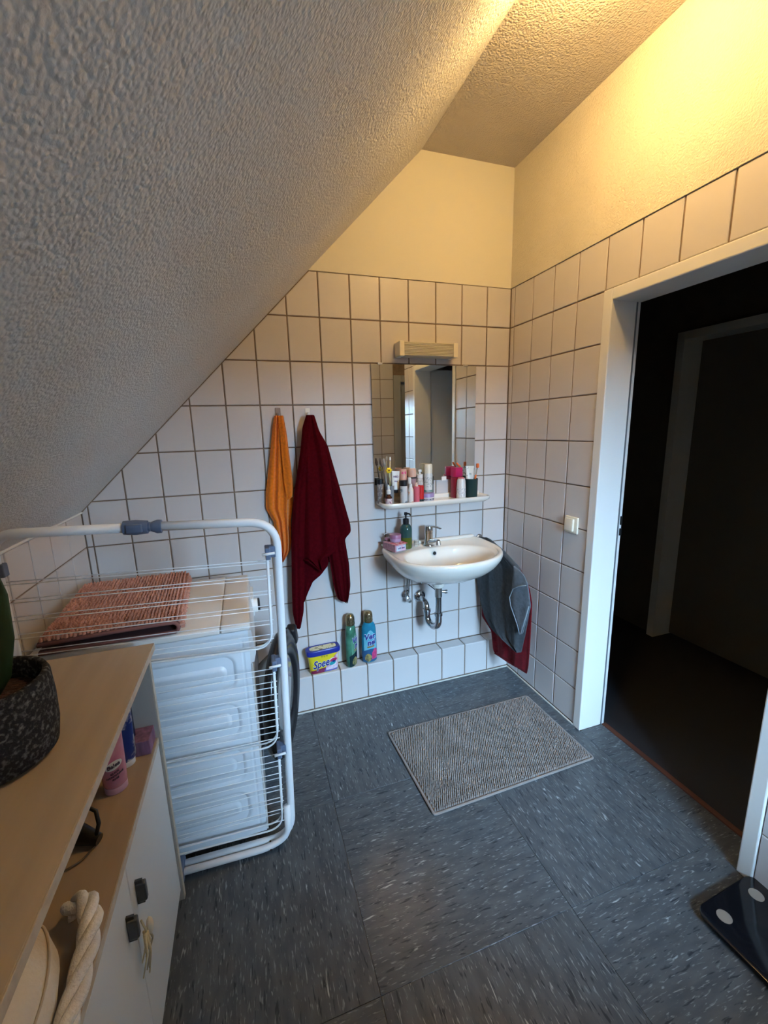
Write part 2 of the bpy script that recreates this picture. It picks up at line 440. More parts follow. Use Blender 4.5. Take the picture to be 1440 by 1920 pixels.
# window behind the camera
wn = setp(thing('window_1', 'white framed window in the rear wall letting in cool daylight', None), kind='structure')
f_ = B()
for (x0, x1, z0, z1) in ((WX0, WX1, WZ0, WZ0+0.05), (WX0, WX1, WZ1-0.05, WZ1), (WX0, WX0+0.05, WZ0+0.05, WZ1-0.05), (WX1-0.05, WX1, WZ0+0.05, WZ1-0.05), ((WX0+WX1)/2-0.03, (WX0+WX1)/2+0.03, WZ0+0.05, WZ1-0.05)):
    box(f_, x0, x1, YR-0.11, YR-0.05, z0, z1, bev=0.004)
obj('window_frame', f_, WHITE_LACQ, wn)
for s in (0, 1):
    x0 = WX0+0.05 if s == 0 else (WX0+WX1)/2+0.03; x1 = (WX0+WX1)/2-0.03 if s == 0 else WX1-0.05
    obj('pane', boxbm(x0, x1, YR-0.085, YR-0.078, WZ0+0.05, WZ1-0.05), window_glass(), wn)
obj('window_sill', boxbm(WX0-0.02, WX1+0.02, YR-0.05, YR+0.04, WZ0-0.02, WZ0+0.004, bev=0.004), WHITE_LACQ, wn)
# silicone joints
cb = B(); box(cb, -W, 0.0, -0.089, -0.081, 0.0, 0.007, bev=0.002); struct('baseboard_back', cb, CAULK, 'pale silicone joint along the foot of the ledge')
cb = B(); box(cb, -0.008, 0.0, -0.651, -0.089, 0.0, 0.007, bev=0.002); box(cb, -0.008, 0.0, -1.65, -1.441, 0.0, 0.007, bev=0.002)
struct('baseboard_right', cb, CAULK, 'pale silicone joint along the foot of the door wall')

# ---- door_1: frame, leaf swung out into the hall
d1 = setp(thing('door_1', 'white steel door frame with its door swung out into the dark hall', None), kind='structure')
def frame_jamb(y0, y1, zt):
    return boxbm(-0.006, 0.150, min(y0, y1), max(y0, y1), 0.0, zt, bev=0.004)
obj('jamb', frame_jamb(-0.651, -0.695, 2.0227), WHITE_LACQ, d1)
obj('jamb', frame_jamb(-1.397, -1.441, 2.0227), WHITE_LACQ, d1)
obj('frame_head', boxbm(-0.006, 0.150, -1.397, -0.695, 1.977, 2.0227, bev=0.004), WHITE_LACQ, d1)
obj('door_seal', boxbm(0.125, 0.131, -0.698, -0.6935, 0.0, 1.977), mat('grey_rubber', (0.12, 0.13, 0.14), rough=0.7), d1)
for z0, z1 in ((1.035, 1.075), (0.985, 1.018)):
    obj('strike_plate', boxbm(0.138, 0.149, -0.6985, -0.694, z0, z1), mat('dark_strike', (0.03, 0.03, 0.03), rough=0.4, metal=0.6), d1, label='dark strike plate')
lf = obj('door_leaf', boxbm(0.160, 0.870, -1.455, -1.415, 0.01, 1.99, bev=0.002), WHITE_LACQ, d1)
hb = B(); tube(hb, [(0.80, -1.415, 1.02), (0.80, -1.37, 1.02)], 0.009, 10); tube(hb, fillet([(0.80, -1.372, 1.02), (0.69, -1.372, 1.02)], 0.01), 0.009, 10); box(hb, 0.785, 0.815, -1.417, -1.410, 0.93, 1.07, bev=0.003)
obj('handle', hb, STEEL, lf, smooth=True, auto=40)
obj('threshold', boxbm(0.137, 0.160, -1.397, -0.695, -0.003, 0.004, bev=0.001), mat('worn_red_brown_strip', (0.10, 0.035, 0.022), rough=0.6), d1, label='dark red brown threshold strip')
# ---- hall
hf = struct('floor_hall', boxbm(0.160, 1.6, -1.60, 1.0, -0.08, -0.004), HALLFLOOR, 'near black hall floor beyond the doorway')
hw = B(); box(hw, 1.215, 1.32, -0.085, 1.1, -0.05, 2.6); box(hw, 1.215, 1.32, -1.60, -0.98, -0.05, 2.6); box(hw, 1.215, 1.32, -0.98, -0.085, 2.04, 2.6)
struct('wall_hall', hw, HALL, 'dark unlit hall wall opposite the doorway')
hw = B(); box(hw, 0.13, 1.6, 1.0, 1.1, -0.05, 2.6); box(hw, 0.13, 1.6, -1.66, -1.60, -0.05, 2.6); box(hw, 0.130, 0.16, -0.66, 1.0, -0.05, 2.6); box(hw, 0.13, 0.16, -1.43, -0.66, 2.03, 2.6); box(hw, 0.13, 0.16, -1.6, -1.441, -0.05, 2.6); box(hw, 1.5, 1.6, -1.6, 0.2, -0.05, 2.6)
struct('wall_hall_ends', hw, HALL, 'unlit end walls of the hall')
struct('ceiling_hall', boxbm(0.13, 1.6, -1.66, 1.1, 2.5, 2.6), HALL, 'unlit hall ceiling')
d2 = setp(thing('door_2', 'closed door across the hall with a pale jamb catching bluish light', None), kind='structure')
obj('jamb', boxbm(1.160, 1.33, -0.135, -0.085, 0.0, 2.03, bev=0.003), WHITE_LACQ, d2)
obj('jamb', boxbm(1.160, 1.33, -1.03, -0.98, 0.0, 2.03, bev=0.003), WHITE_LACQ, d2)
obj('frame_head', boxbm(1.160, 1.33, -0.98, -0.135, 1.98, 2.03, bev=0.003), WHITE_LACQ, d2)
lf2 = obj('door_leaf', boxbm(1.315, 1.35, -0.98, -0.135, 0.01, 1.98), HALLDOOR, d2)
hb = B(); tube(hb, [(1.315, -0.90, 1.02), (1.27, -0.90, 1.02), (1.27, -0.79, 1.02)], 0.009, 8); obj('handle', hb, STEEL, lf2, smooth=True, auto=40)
# ---- door_3 in the rear alcove (mirror only)
d3 = setp(thing('door_3', 'grey metal door frame at the rear, seen only in the mirror', None), kind='structure')
GM = mat('grey_metal_frame', (0.36, 0.37, 0.38), rough=0.5)
obj('jamb', boxbm(0.165, 0.25, YR-0.10, YR+0.012, 0.0, 2.07, bev=0.004), GM, d3)
obj('frame_head', boxbm(0.25, 0.9, YR-0.10, YR+0.012, 2.0, 2.07, bev=0.004), GM, d3)
obj('door_leaf', boxbm(0.25, 0.9, YR-0.08, YR-0.04, 0.01, 2.0), mat('door3_leaf', (0.30, 0.31, 0.32), rough=0.5), d3)

# ------------------------------------------------------------------ ceiling lamp (lights the room, above the frame)
t = thing('ceiling_lamp', 'round ceiling lamp with a warm glowing globe near the door wall', 'ceiling lamp', (LAMP.x, LAMP.y, ZC))
lb = lathe(B(), [(0.001, 0), (0.055, 0), (0.055, -0.012), (0.02, -0.02), (0.02, -0.045), (0.001, -0.045)], 24); obj('socket', lb, WHITEPL, t, smooth=True, auto=40)
lb = lathe(B(), [(0.001, -0.128), (0.02, -0.124), (0.036, -0.111), (0.043, -0.09), (0.038, -0.07), (0.024, -0.053), (0.02, -0.045), (0.001, -0.045)], 24)
obj('bulb', lb, mat('bulb_glow', (1, 0.8, 0.5), emit=(LAMP_COL, LAMP_STRENGTH)), t, smooth=True)

# ------------------------------------------------------------------ cloth
def cloth(name, poly, plane, off, thick, folds, m, parent=None, N=90, Mc=46, label=None, wob=0.0, seed=1, slant=0.0):
    """poly: list of (h,z) outline. plane 'y' -> points (h, off+..., z); 'x' -> (off+..., h, z).  folds: list of (count, phase, amp_top, amp_bottom)"""
    zs = [p[1] for p in poly]; zt, zb = max(zs)-0.0008, min(zs)+0.0008
    rnd = random.Random(seed); rows = []
    for i in range(N+1):
        z = zt+(zb-zt)*i/N; xs_ = []
        for k in range(len(poly)):
            p, q = poly[k], poly[(k+1) % len(poly)]
            if (p[1]-z)*(q[1]-z) < 0 or (p[1] == z): 
                t = 0 if q[1] == p[1] else (z-p[1])/(q[1]-p[1]); xs_.append(p[0]+(q[0]-p[0])*t)
        if len(xs_) < 2: continue
        rows.append((z, min(xs_), max(xs_)))
    # light smoothing of the outline
    for _ in range(1):
        rows = [rows[0]]+[(rows[i][0], (rows[i-1][1]+2*rows[i][1]+rows[i+1][1])/4, (rows[i-1][2]+2*rows[i][2]+rows[i+1][2])/4) for i in range(1, len(rows)-1)]+[rows[-1]]
    bm = B(); front, back = [], []
    n = len(rows)
    for i, (z, a, b) in enumerate(rows):
        v = i/(n-1); fr, bk = [], []
        for j in range(Mc+1):
            u = j/Mc; h = a+(b-a)*u; d = 0
            for (cnt, ph, a0, a1) in folds:
                d += math.sin(2*math.pi*(cnt*u)+ph+0.5*math.sin(3*v+ph))*(a0+(a1-a0)*v)
            d += wob*math.sin(9*v+5*u+seed)
            e = min(1, 6*min(u, 1-u)) ** 0.5 if 0 < u < 1 else 0
            ev = min(1, 14*min(v, 1-v)+0.1) ** 0.5
            T = thick*(0.15+0.85*e*ev)
            f_, k_ = (off+slant*h+d-T/2, off+slant*h+d+T/2)
            # front = smaller coordinate (towards the camera)
            fr.append(bm.verts.new((h, f_, z) if plane == 'y' else (f_, h, z)))
            bk.append(bm.verts.new((h, k_, z) if plane == 'y' else (k_, h, z)))
        front.append(fr); back.append(bk)
    for i in range(n-1):
        for j in range(Mc):
            bm.faces.new((front[i][j], front[i][j+1], front[i+1][j+1], front[i+1][j]))
            bm.faces.new((back[i][j], back[i+1][j], back[i+1][j+1], back[i][j+1]))
        bm.faces.new((front[i][0], front[i+1][0], back[i+1][0], back[i][0]))
        bm.faces.new((front[i][Mc], back[i][Mc], back[i+1][Mc], front[i+1][Mc]))
    for j in range(Mc):
        bm.faces.new((front[0][j], back[0][j], back[0][j+1], front[0][j+1]))
        bm.faces.new((front[-1][j], front[-1][j+1], back[-1][j+1], back[-1][j]))
    return obj(name, bm, m, parent, world=True, smooth=True, label=label)
ORANGE = mat('orange_terry', (0.80, 0.20, 0.012), rough=0.95, spec=0.1, sheen=0.25, bump=1.0, bscale=420, bdist=0.003, var=0.12, vscale=90)
RED = mat('dark_red_terry', (0.070, 0.0022, 0.005), rough=0.95, spec=0.02, bump=1.0, bscale=380, bdist=0.003, var=0.2, vscale=70)
GREYT = mat('grey_terry', (0.075, 0.083, 0.092), rough=0.95, spec=0.1, sheen=0.1, bump=1.0, bscale=380, bdist=0.003, var=0.2, vscale=60)
GREYT2 = mat('grey_terry_light', (0.15, 0.175, 0.205), rough=0.95, spec=0.1, sheen=0.1, bump=1.0, bscale=380, bdist=0.003, var=0.15, vscale=60)
RED2 = mat('crimson_terry', (0.17, 0.004, 0.010), rough=0.95, spec=0.1, sheen=0.1, bump=1.0, bscale=380, bdist=0.003, var=0.3, vscale=60)

# orange towel
t = thing('towel', 'narrow orange towel bunched on the grey wall hook', 'towel', (-1.29, -0.03, 0.84))
cloth('towel_body', [(-1.311, 1.568), (-1.270, 1.568), (-1.260, 1.49), (-1.256, 1.41), (-1.249, 1.30), (-1.245, 1.20), (-1.258, 1.11), (-1.270, 1.05), (-1.274, 0.95), (-1.282, 0.90), (-1.322, 0.84), (-1.334, 0.84), (-1.342, 0.90), (-1.346, 0.96), (-1.353, 1.055), (-1.384, 1.12), (-1.379, 1.20), (-1.36, 1.30), (-1.34, 1.41), (-1.326, 1.50)],
      'y', -0.026, 0.012, [(3.5, 0.4, 0.005, 0.008), (6, 1.2, 0.0015, 0.0025)], ORANGE, t, Mc=60)
cloth('towel_fold', [(-1.295, 1.567), (-1.272, 1.567), (-1.258, 1.40), (-1.250, 1.25), (-1.252, 1.175), (-1.282, 1.160), (-1.290, 1.25)],
      'y', -0.043, 0.008, [(1.0, 0.2, 0.003, 0.005)], ORANGE, t, Mc=20)
def hook(x, z, m, lab):
    t = thing('wall_hook', lab, 'hook', (x, 0, z))
    b = boxbm(-0.013, 0.013, -0.004, 0.0, -0.022, 0.022, bev=0.003); obj('back_plate', b, m, t)
    b = tube(B(), fillet([(0, -0.003, -0.008), (0, -0.022, -0.016), (0, -0.026, 0.000)], 0.008), 0.004, 8); obj('prong', b, m, t, smooth=True)
hook(-1.292, 1.582, mat('grey_brown_hook', (0.28, 0.22, 0.18), rough=0.35), 'grey brown adhesive hook holding the orange towel')
hook(-1.150, 1.580, WHITEPL, 'white adhesive hook holding the dark red towel')

# dark red towel
t = thing('towel', 'large dark red bath towel bunched on the white wall hook', 'towel', (-1.15, -0.03, 0.48))
cloth('towel_back', [(-1.217, 1.05), (-1.06, 1.05), (-1.065, 0.90), (-1.096, 0.79), (-1.135, 0.745), (-1.178, 0.715), (-1.206, 0.66), (-1.23, 0.606), (-1.238, 0.61), (-1.234, 0.72), (-1.228, 0.79), (-1.225, 0.91)],
      'y', -0.026, 0.008, [(1.5, 0, 0.002, 0.004)], RED, t, Mc=26)
cloth('towel_right', [(-1.150, 1.567), (-1.124, 1.567), (-1.103, 1.488), (-1.066, 1.42), (-1.045, 1.33), (-1.013, 1.20), (-0.991, 1.105), (-0.967, 1.006), (-0.965, 0.964), (-1.000, 0.933), (-0.983, 0.79), (-0.981, 0.67), (-0.993, 0.60), (-1.005, 0.578), (-1.036, 0.582), (-1.056, 0.608), (-1.072, 0.682), (-1.084, 0.80), (-1.10, 0.94), (-1.12, 1.10), (-1.14, 1.33)],
      'y', -0.048, 0.016, [(2.0, 0.6, 0.003, 0.010), (4.3, 0, 0.001, 0.003)], RED, t)
cloth('towel_left', [(-1.165, 1.566), (-1.135, 1.566), (-1.138, 1.51), (-1.158, 1.40), (-1.174, 1.30), (-1.190, 1.20), (-1.204, 1.045), (-1.216, 0.915), (-1.226, 0.725), (-1.240, 0.57), (-1.262, 0.482), (-1.284, 0.482), (-1.296, 0.575), (-1.290, 0.73), (-1.279, 0.92), (-1.269, 1.047), (-1.246, 1.20), (-1.224, 1.30), (-1.203, 1.40), (-1.186, 1.512)],
      'y', -0.062, 0.020, [(1.0, 1.0, 0.003, 0.004), (2.6, 0, 0.001, 0.002)], RED, t)
cloth('towel_front', [(-1.165, 1.568), (-1.132, 1.568), (-1.106, 1.488), (-1.082, 1.42), (-1.066, 1.30), (-1.060, 1.20), (-1.065, 1.035), (-1.058, 0.875), (-1.125, 0.840), (-1.135, 0.775), (-1.150, 0.790), (-1.205, 0.850), (-1.227, 0.850), (-1.224, 0.895), (-1.215, 1.045), (-1.203, 1.195), (-1.197, 1.30), (-1.193, 1.42), (-1.185, 1.488)],
      'y', -0.064, 0.010, [(1.7, 2.2, 0.003, 0.010), (3.6, 0.5, 0.001, 0.003)], RED, t)
tube_b = tube(B(), [(-1.225, -0.073, 0.852), (-1.205, -0.074, 0.850), (-1.15, -0.072, 0.790), (-1.132, -0.07, 0.778)], 0.004, 6)
obj('hem', tube_b, RED, t, world=True, smooth=True)

# towel rail to the right of the sink, grey towel over crimson towel
t = thing('towel_rail', 'short chrome rail under the grey towel beside the sink', 'towel rail', (-0.155, 0, 0.83))
obj('rail', tube(B(), [(-0.172, -0.003, 0.842), (-0.172, -0.12, 0.842), (-0.165, -0.36, 0.765)], 0.007, 10), CHROME, t, world=True, smooth=True)
obj('wall_flange', lathe(B(), [(0.02, 0), (0.02, 0.006), (0.012, 0.012)], 20, Matrix.Translation((-0.172, 0, 0.842)) @ Matrix.Rotation(R(90), 4, 'X')), CHROME, t, world=True, smooth=True, auto=40)
t = thing('towel', 'crimson towel hanging lowest behind the grey towel by the door wall', 'towel', (-0.13, -0.2, 0.15))
cloth('towel_body', [(-0.015, 0.80), (-0.12, 0.83), (-0.34, 0.755), (-0.40, 0.70), (-0.425, 0.659), (-0.446, 0.591), (-0.445, 0.415), (-0.440, 0.23), (-0.432, 0.183), (-0.42, 0.172), (-0.33, 0.190), (-0.238, 0.187), (-0.158, 0.158), (-0.14, 0.170), (-0.115, 0.286), (-0.04, 0.325), (-0.016, 0.338), (-0.014, 0.41), (-0.013, 0.6)],
      'x', -0.148, 0.010, [(2.5, 0.5, 0.002, 0.007), (6, 0, 0.0, 0.002)], RED2, t, slant=-0.05)
t = thing('towel', 'charcoal grey towel with a turned back corner hanging beside the sink', 'towel', (-0.175, -0.2, 0.3))
cloth('towel_body', [(-0.013, 0.81), (-0.04, 0.852), (-0.105, 0.868), (-0.168, 0.862), (-0.239, 0.831), (-0.35, 0.779), (-0.428, 0.74), (-0.453, 0.703), (-0.462, 0.613), (-0.465, 0.56), (-0.445, 0.426), (-0.420, 0.306), (-0.405, 0.300), (-0.362, 0.304), (-0.286, 0.314), (-0.216, 0.318), (-0.156, 0.339), (-0.103, 0.381), (-0.063, 0.451), (-0.034, 0.542), (-0.015, 0.604), (-0.013, 0.75)],
      'x', -0.196, 0.011, [(2.2, 2.5, 0.002, 0.008), (5.3, 0, 0.001, 0.003)], GREYT, t, seed=3, wob=0.0015, slant=-0.08)
cloth('turned_corner', [(-0.375, 0.781), (-0.40, 0.777), (-0.456, 0.752), (-0.482, 0.716), (-0.508, 0.61), (-0.459, 0.444), (-0.450, 0.432), (-0.428, 0.48), (-0.372, 0.560), (-0.360, 0.601), (-0.368, 0.681)],
      'x', -0.212, 0.009, [(0.8, 0.5, 0.002, 0.005)], GREYT2, t, N=50, Mc=24, label='lighter turned back towel corner', slant=-0.06)
obj('rail_fold', tube(B(), [(-0.184, -0.030, 0.846), (-0.181, -0.12, 0.850), (-0.174, -0.24, 0.818), (-0.166, -0.36, 0.768), (-0.166, -0.44, 0.722)], [0.010, 0.0145, 0.0145, 0.0135, 0.006], 14), GREYT, t, world=True, smooth=True)
HX = lambda h: -0.212-0.06*h-0.009
obj('hem', tube(B(), [(HX(h), h, z) for h, z in ((-0.508, 0.612), (-0.459, 0.444), (-0.450, 0.434), (-0.428, 0.48), (-0.372, 0.560), (-0.360, 0.603), (-0.385, 0.66), (-0.43, 0.69), (-0.48, 0.712))], 0.0028, 6), mat('grey_hem', (0.24, 0.28, 0.31), rough=0.9), t, world=True, smooth=True)

# ------------------------------------------------------------------ mirror, lamp box, shelf
t = thing('mirror', 'frameless square wall mirror above the cosmetics shelf', 'mirror', (-0.517, -0.001, 1.205))
obj('glass', boxbm(-0.819, -0.215, -0.010, -0.004, 1.203, 1.817, bev=0.0012, seg=1), MIRROR, t, world=True)
obj('backing', boxbm(-0.817, -0.217, -0.004, -0.0002, 1.205, 1.815), BLACKPL, t, world=True)
obj('clip', boxbm(-0.818, -0.788, -0.0135, -0.0005, 1.199, 1.228, bev=0.002), BLACKPL, t, world=True, label='black mirror clip')
obj('clip', boxbm(-0.425, -0.395, -0.0135, -0.0005, 1.199, 1.222, bev=0.002), WHITEPL, t, world=True, label='white mirror clip')
obj('clip', boxbm(-0.560, -0.548, -0.0135, -0.0005, 1.199, 1.222, bev=0.002), BLACKPL, t, world=True, label='black mirror clip')
for x in (-0.77, -0.28): obj('clip', boxbm(x-0.012, x+0.012, -0.0125, -0.0005, 1.812, 1.823, bev=0.0015), STEEL, t, world=True, label='small steel mirror clip')
t = thing('mirror_light', 'unlit cream box light with ribbed diffuser above the mirror', 'wall light', (-0.53, 0, 1.86))
LX0, LX1, LZ0, LZ1, LD = -0.686, -0.362, 1.850, 1.916, 0.075
obj('end_cap', boxbm(LX0, LX0+0.026, -LD, 0.0, LZ0-0.003, LZ1+0.003, bev=0.003), CREAMPL, t, world=True)
obj('end_cap', boxbm(LX1-0.026, LX1, -LD, 0.0, LZ0-0.003, LZ1+0.003, bev=0.003), CREAMPL, t, world=True)
b = B(); prof = [(-0.001, LZ0), (-LD+0.005, LZ0)]
for k in range(9):
    z = LZ0+0.004+(LZ1-LZ0-0.008)*k/8; prof += [(-LD+0.001, z), (-LD+0.0055, z+0.0034)]
prof += [(-LD+0.005, LZ1), (-0.001, LZ1)]
rings(b, [[Vector((x, y, z)) for y, z in prof] for x in (LX0+0.026, LX1-0.026)])
obj('ribbed_diffuser', b, mat('ribbed_acrylic', (0.66, 0.62, 0.50), rough=0.25, spec=0.6), t, world=True)

t = thing('cosmetics_shelf', 'white porcelain shelf with a raised lip under the mirror', 'shelf', (-0.49, 0, 1.085))
def shelf_ring(w_, d, z, rc=0.05, n=7):
    x0, x1 = -0.49-w_, -0.49+w_
    return [Vector((x0, 0.0, z))]+[Vector((x0+rc+rc*math.cos(a), -d+rc+rc*math.sin(a), z)) for a in [math.pi+math.pi/2*k/n for k in range(n+1)]]+[Vector((x1-rc+rc*math.cos(a), -d+rc+rc*math.sin(a), z)) for a in [math.pi*1.5+math.pi/2*k/n for k in range(n+1)]]+[Vector((x1, 0.0, z))]
b = B(); rings(b, [shelf_ring(0.24, 0.06, 1.070), shelf_ring(0.305, 0.125, 1.083), shelf_ring(0.318, 0.138, 1.095), shelf_ring(0.320, 0.140, 1.107), shelf_ring(0.317, 0.137, 1.113), shelf_ring(0.311, 0.131, 1.113), shelf_ring(0.306, 0.126, 1.106), shelf_ring(0.300, 0.120, 1.104)])
obj('shelf_body', b, PORC, t, world=True, smooth=True, auto=50)
b = boxbm(-0.795, -0.185, -0.014, -0.0002, 1.100, 1.128, bev=0.005); obj('back_rim', b, PORC, t, world=True, smooth=True, auto=50)
SZ = 1.1042

# ------------------------------------------------------------------ sink
SX, ZR = -0.508, 0.855
t = thing('sink', 'wall hung white porcelain washbasin', 'sink', (SX, 0, 0.68))
def sring(s, z, n=64, a=0.302, bf=0.275, bb=0.205, yc=-0.205, cy=-0.10):
    out = []
    for i in range(n):
        th_ = 2*math.pi*i/n; c, q = math.cos(th_), math.sin(th_)
        e = 6.0 if q > 0 else 2.25
        r = 1/((abs(c)**e+abs(q)**e)**(1/e))
        x, y = a*r*c, yc+(bb if q > 0 else bf)*r*q
        out.append(Vector((SX+x*s, min(-0.0005, cy+(y-cy)*s) if s < 0.999 else min(-0.0005, y), z)))
    return out
def bring(sa, z, n=64, a=0.235, b_=0.160, yc=-0.285, dy=0.0):
    out = []
    for i in range(n):
        th_ = 2*math.pi*i/n; c, q = math.cos(th_), math.sin(th_)
        e = 2.5 if q > 0 else 2.15
        r = 1/((abs(c)**e+abs(q)**e)**(1/e))
        out.append(Vector((SX+a*sa*r*c, yc+dy+b_*sa*r*q, z)))
    return out
b = B()
rr = [sring(0.30, 0.700), sring(0.52, 0.709), sring(0.70, 0.730), sring(0.84, 0.762), sring(0.93, 0.795), sring(0.985, 0.828), sring(1.0, 0.845), sring(0.997, 0.856), sring(0.985, 0.8625), sring(0.955, 0.8625), sring(0.925, 0.857),
      bring(1.09, 0.8505), bring(1.03, 0.8495), bring(1.0, 0.845), bring(0.965, 0.830), bring(0.90, 0.795), bring(0.80, 0.765), bring(0.6, 0.738, dy=0.01), bring(0.35, 0.726, dy=0.03), bring(0.14, 0.720, dy=0.05), bring(0.09, 0.715, dy=0.05)]
rings(b, rr)
obj('basin', b, PORC, t, world=True, smooth=True)
b = boxbm(SX-0.285, SX+0.285, -0.04, -0.0006, 0.855, 0.872, bev=0.010, seg=3); obj('back_rim', b, PORC, t, world=True, smooth=True, auto=60)
obj('overflow_hole', lathe(B(), [(0.001, 0.0), (0.0105, 0.0), (0.0105, 0.0015)], 18, Matrix.Translation((-0.529, -0.1375, 0.823)) @ Matrix.Rotation(R(80), 4, 'X')), mat('hole_dark', (0.01, 0.01, 0.01), rough=0.8), t, world=True, label='dark round overflow hole')
obj('overflow_ring', lathe(B(), [(0.0100, -0.001), (0.0100, 0.0022), (0.0135, 0.0022), (0.0135, -0.001)], 20, Matrix.Translation((-0.529, -0.1375, 0.823)) @ Matrix.Rotation(R(80), 4, 'X')), STEEL, t, world=True, smooth=True, auto=40)
obj('drain', lathe(B(), [(0.001, 0.0), (0.012, 0.002), (0.02, 0.001), (0.023, -0.002), (0.023, -0.006)], 20, Matrix.Translation((SX, -0.236, 0.7195))), CHROME, t, world=True, smooth=True, auto=40)
obj('drain_neck', lathe(B(), [(0.037, 0.71), (0.036, 0.668), (0.028, 0.654), (0.001, 0.652)], 24, Matrix.Translation((-0.535, -0.2, 0))), PORC, t, world=True, smooth=True, auto=50)

# faucet
t = thing('faucet', 'chrome single lever mixer tap on the sink ledge', 'faucet', (-0.538, -0.085, 0.856))
F0 = Matrix.Translation((-0.538, -0.085, 0.856))
b = lathe(B(), [(0.031, 0), (0.031, 0.004), (0.026, 0.010), (0.0235, 0.03), (0.022, 0.05), (0.0225, 0.066), (0.0225, 0.072), (0.001, 0.072)], 28); obj('body', b, CHROME, t, smooth=True, auto=40)
b = tube(B(), [(0, -0.012, 0.018), (0.004, -0.05, 0.030), (0.007, -0.09, 0.042), (0.008, -0.105, 0.045)], [0.017, 0.0145, 0.0125, 0.012], 16); obj('spout', b, CHROME, t, smooth=True, auto=40)
b = tube(B(), [(0.008, -0.100, 0.047), (0.008, -0.106, 0.026)], 0.0125, 16); obj('aerator', b, STEEL, t, smooth=True, auto=40)
b = lathe(B(), [(0.001, 0.073), (0.0225, 0.073), (0.0235, 0.080), (0.0235, 0.100), (0.020, 0.110), (0.001, 0.114)], 28)
obj('lever_cap', b, CHROME, t, smooth=True, auto=40)
b = B(); rs = []
for (x, y, z, hw, hh) in ((0, 0.012, 0.107, 0.016, 0.005), (0.008, -0.03, 0.113, 0.015, 0.0045), (0.016, -0.07, 0.116, 0.012, 0.004), (0.022, -0.098, 0.113, 0.009, 0.0035)):
    dvec = Vector((0.97, 0.22, 0)); rs.append([Vector((x, y, z))+dvec*hw*math.cos(a)+Vector((0, 0, 1))*hh*math.sin(a) for a in [2*math.pi*k/14 for k in range(14)]])
rings(b, rs); obj('lever', b, CHROME, t, smooth=True, auto=40)

# trap and valve under the sink
t = thing('sink_trap', 'chrome bottle neck trap pipe curving from sink to wall', 'drain pipe', (-0.535, 0, 0.41))
b = B(); tube(b, [(-0.535, -0.2, 0.6515), (-0.535, -0.2, 0.47)], 0.0165, 20); obj('down_pipe', b, CHROME, t, world=True, smooth=True, auto=40)
b = B(); tube(b, [(-0.535, -0.2, 0.50)]+[(-0.535-0.014*(1-math.cos(a)), -0.155-0.045*math.cos(a), 0.455-0.045*math.sin(a)) for a in [math.pi*k/12 for k in range(13)]]+[(-0.563, -0.11, 0.485)], 0.0185, 20); obj('u_bend', b, CHROME, t, world=True, smooth=True, auto=40)
b = B(); tube(b, fillet([(-0.563, -0.11, 0.470), (-0.563, -0.105, 0.525), (-0.563, -0.05, 0.53), (-0.560, -0.0015, 0.53)], 0.04, 7), 0.0155, 20); obj('wall_pipe', b, CHROME, t, world=True, smooth=True, auto=40)
RX = Matrix.Rotation(R(90), 4, 'X')
b = lathe(B(), [(0.0375, 0), (0.0375, 0.003), (0.030, 0.014), (0.017, 0.018)], 32, Matrix.Translation((-0.560, -0.0005, 0.53)) @ RX); obj('wall_rosette', b, CHROME, t, world=True, smooth=True, auto=50)
for (x, y, z) in ((-0.535, -0.2, 0.498), (-0.563, -0.109, 0.487)):
    b = lathe(B(), [(0.0165, -0.008), (0.0225, -0.008), (0.0225, 0.006), (0.0165, 0.009)], 24, Matrix.Translation((x, y, z))); obj('union_nut', b, CHROME, t, world=True, smooth=True, auto=30)
b = lathe(B(), [(0.0165, -0.03), (0.0195, -0.03), (0.0195, 0.02), (0.0165, 0.022)], 20, Matrix.Translation((-0.535, -0.2, 0.628))); obj('pop_up_sleeve', b, STEEL, t, world=True, smooth=True, auto=30)
b = tube(B(), [(-0.52, -0.2, 0.625), (-0.495, -0.205, 0.622)], 0.007, 10); lathe(b, [(0.010, -0.006), (0.010, 0.006)], 12, Matrix.Translation((-0.493, -0.205, 0.622)) @ Matrix.Rotation(R(90), 4, 'Y')); obj('pop_up_screw', b, STEEL, t, world=True, smooth=True, auto=40)
b = tube(B(), [(-0.55, -0.192, 0.636), (-0.585, -0.13, 0.665)], 0.0028, 6); box(b, -0.605, -0.583, -0.130, -0.118, 0.655, 0.672, bev=0.002); obj('pop_up_lever', b, BLACKPL, t, world=True)
t = thing('angle_valve', 'small chrome shut off valve with riser pipes on the wall', 'valve', (-0.648, 0, 0.55))
b = lathe(B(), [(0.026, 0), (0.026, 0.003), (0.020, 0.011), (0.010, 0.014)], 28, Matrix.Translation((-0.652, -0.0005, 0.552)) @ RX); obj('wall_rosette', b, CHROME, t, world=True, smooth=True, auto=50)
b = tube(B(), [(-0.652, -0.01, 0.552), (-0.652, -0.05, 0.552)], 0.009, 12); tube(b, [(-0.652, -0.040, 0.540), (-0.652, -0.040, 0.585)], 0.0085, 12); obj('valve_body', b, CHROME, t, world=True, smooth=True, auto=40)
b = lathe(B(), [(0.001, -0.014), (0.012, -0.012), (0.014, 0), (0.012, 0.012), (0.001, 0.014)], 8, Matrix.Translation((-0.652, -0.060, 0.540)) @ RX); tube(b, [(-0.652, -0.055, 0.545), (-0.640, -0.058, 0.525)], 0.006, 8); obj('valve_knob', b, STEEL, t, world=True, smooth=True, auto=30)
